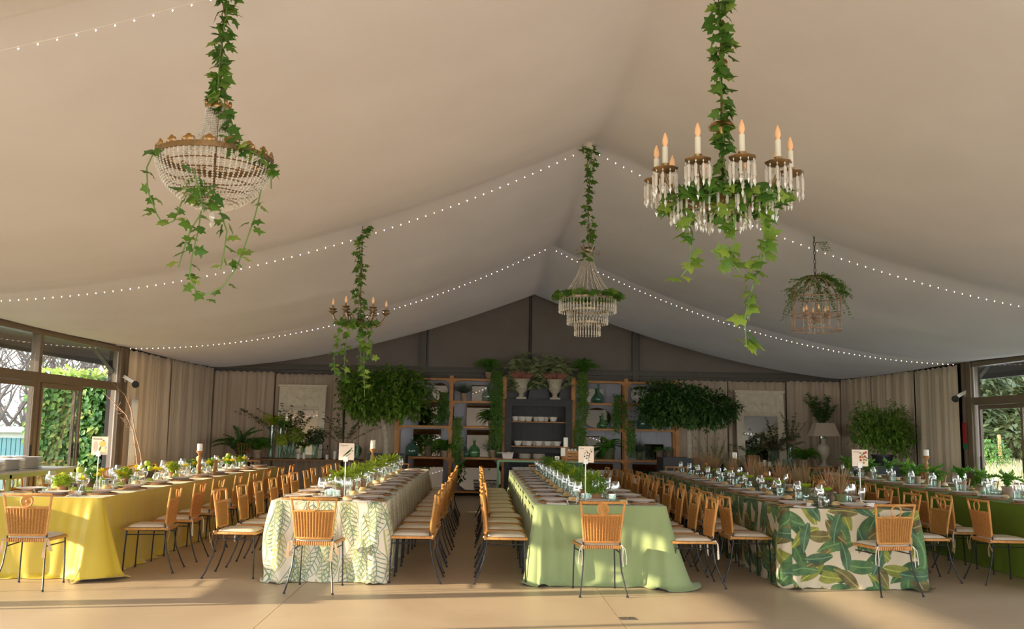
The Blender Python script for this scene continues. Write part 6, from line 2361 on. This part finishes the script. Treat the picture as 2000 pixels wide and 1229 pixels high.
def bare_tree(label, x, y, h, n, seed, m='bark', leafy=0):
    rr = random.Random(seed)
    t = thing('bare_tree', label, 'tree', (x, y, 0))
    b = MB()
    tips = []

    def grow(p, d, L, rad, lvl):
        q = p
        pts = [p]
        for k in range(3):
            d = (d + Vector((rr.uniform(-.3, .3), rr.uniform(-.3, .3), rr.uniform(-.12, .2)))).normalized()
            q = q + d * L / 3
            pts.append(q)
        b.tube(pts, [rad, rad * .85, rad * .7, rad * .55], 5 if lvl < 2 else 3)
        if lvl < 5:
            for k in range(2 if lvl else 4):
                a = rr.uniform(0, 2 * pi)
                nd = (d + Vector((cos(a), sin(a), rr.uniform(-.2, .5))) * rr.uniform(.5, .95)).normalized()
                grow(pts[rr.choice((2, 3))], nd, L * rr.uniform(.62, .85), rad * .55, lvl + 1)
        else:
            tips.append(q)
    for k in range(n):
        grow(Vector((rr.uniform(-.2, .2), 0, 0)), Vector((rr.uniform(-.3, .3), rr.uniform(-.3, .3), 1)), h * .38, .095, 0)
    b.build('branches', M[m], t)
    if leafy:
        fo = MB()
        for q in tips:
            for k in range(leafy):
                fo.leaf(q + Vector((rr.uniform(-.3, .3), rr.uniform(-.3, .3), rr.uniform(-.3, .3))), Vector((rr.uniform(-1, 1), rr.uniform(-1, 1), rr.uniform(-1, .4))), Vector((0, 0, 1)), .14, .08)
        fo.build('foliage', M['oak'], t, 'stuff', 180)


gb = mat('grey_branch', (.13, .095, .07), .9)
M['gb'] = gb
for i, (x, y, h) in enumerate(((-10.6, 25.5, 5.2), (-12.6, 24.0, 5.0), (-13.8, 28.5, 5.8), (-16.5, 27.0, 6.0), (-11.5, 31.0, 6.0), (-15.0, 34.0, 7.0), (-9.2, 33.0, 6.5), (-18.5, 33.0, 7), (-9.8, 29.0, 5.0), (-13.2, 38.0, 7.5), (-17.0, 40.0, 8), (-21, 36, 7.5), (-11.2, 27.5, 5), (-14.9, 31.0, 6.5), (-9.6, 26.0, 4.5), (-12.2, 34.5, 7))):
    bare_tree('leafless grey oak behind the garden store, %s one outward' % ORD[i], x, y, h, 3, 90 + i, 'gb', 1 if i % 3 == 0 else 0)
# scrub behind the store and along the far window side
for i, (x, y, w, h, m) in enumerate(((-11.9, 23.6, 1.5, 1.4, 'oak'), (-14.5, 25.5, 1.8, 1.6, 'olive'), (-17.5, 27.5, 2.2, 1.7, 'oak'), (-20.5, 29, 2.4, 2.0, 'oak'), (-13.5, 37, 4, 2.6, 'oak'), (-20, 38, 4.5, 2.9, 'olive'))):
    t = thing('scrub_bush', 'dusty green scrub bush outside the windows, %s from the store' % ORD[i], 'bush', (x, y, 0))
    bush(t, (0, 0, h * .5), (w, w * .7, h * .62), 2400, .16, m, r, .5, 'foliage', .6, 1, 8)
# field side: holm oaks, posts, weeds
for i, (x, y, w, h) in enumerate(((26, 58, 4.2, 8), (31, 60, 4.4, 8.6), (35.5, 61, 4.2, 8), (40.5, 63, 4.8, 9), (33, 69, 5.2, 10), (28.5, 66, 4.8, 9.5), (38.5, 71, 5.2, 10.5), (45, 68, 5.2, 10), (22.5, 63, 4.6, 9), (34, 57.5, 2.4, 3.4), (29.5, 56.5, 2.2, 3.0), (38, 59, 2.6, 3.6))):
    t = thing('holm_oak', 'dusty holm oak beyond the straw field, %s along the far edge' % ORD[i], 'tree', (x, y, 0))
    MB().tube([(0, 0, 0), (.1, 0, h * .25), (0, .1, h * .5)], [.22, .18, .12], 8).build('trunk', M['bark'], t)
    bush(t, (0, 0, h * .46), (w, w * .8, h * .5), 6000, .46, 'oak', r, .3, 'crown', .65, 1, 16)
for i, (x, y, h) in enumerate(((28.5, 50.0, 1.75), (35.2, 60.0, 1.8), (28.9, 46.0, 1.75), (31.5, 44.0, 1.8))):
    t = thing('fence_post', 'weathered red-brown fence post in the straw field, %s from the far end' % ORD[i], 'post', (x, y, -.07))
    MB().tube([(0, 0, 0), (-.05, 0, h)], [.10, .09], 8).build('stake', M['turned'], t)
    MB().lathe([(.091, h - .02), (.095, h - .01), (.09, h + .02), (0, h + .03)], 8, (-.05, 0, 0)).build('top_cap', M['turned'], t)
b = MB()
for i in range(3400):
    y = r.uniform(22, 58)
    x = y * .57 + r.uniform(-4, 5)
    p = Vector((x, y, -.07))
    L = r.uniform(.15, .5)
    b.leaf(p, Vector((r.uniform(-.4, .4), r.uniform(-.4, .4), 1)), Vector((0, -1, .2)), L, .05)
o = b.build('dry_grass', mat('straw_blades', (.36, .30, .16), .95, col2=(.28, .25, .10), ns=.6), None, 'stuff')
tag(o, 'tufts of dry yellow grass in the straw field outside the windows', 'grass')
t = thing('wild_shrub', 'small bright green shrub in the straw field by the first fence post', 'bush', (26.6, 47.5, -.07))
bush(t, (0, 0, .7), (.9, .8, .75), 700, .18, 'hedge', r, .4)
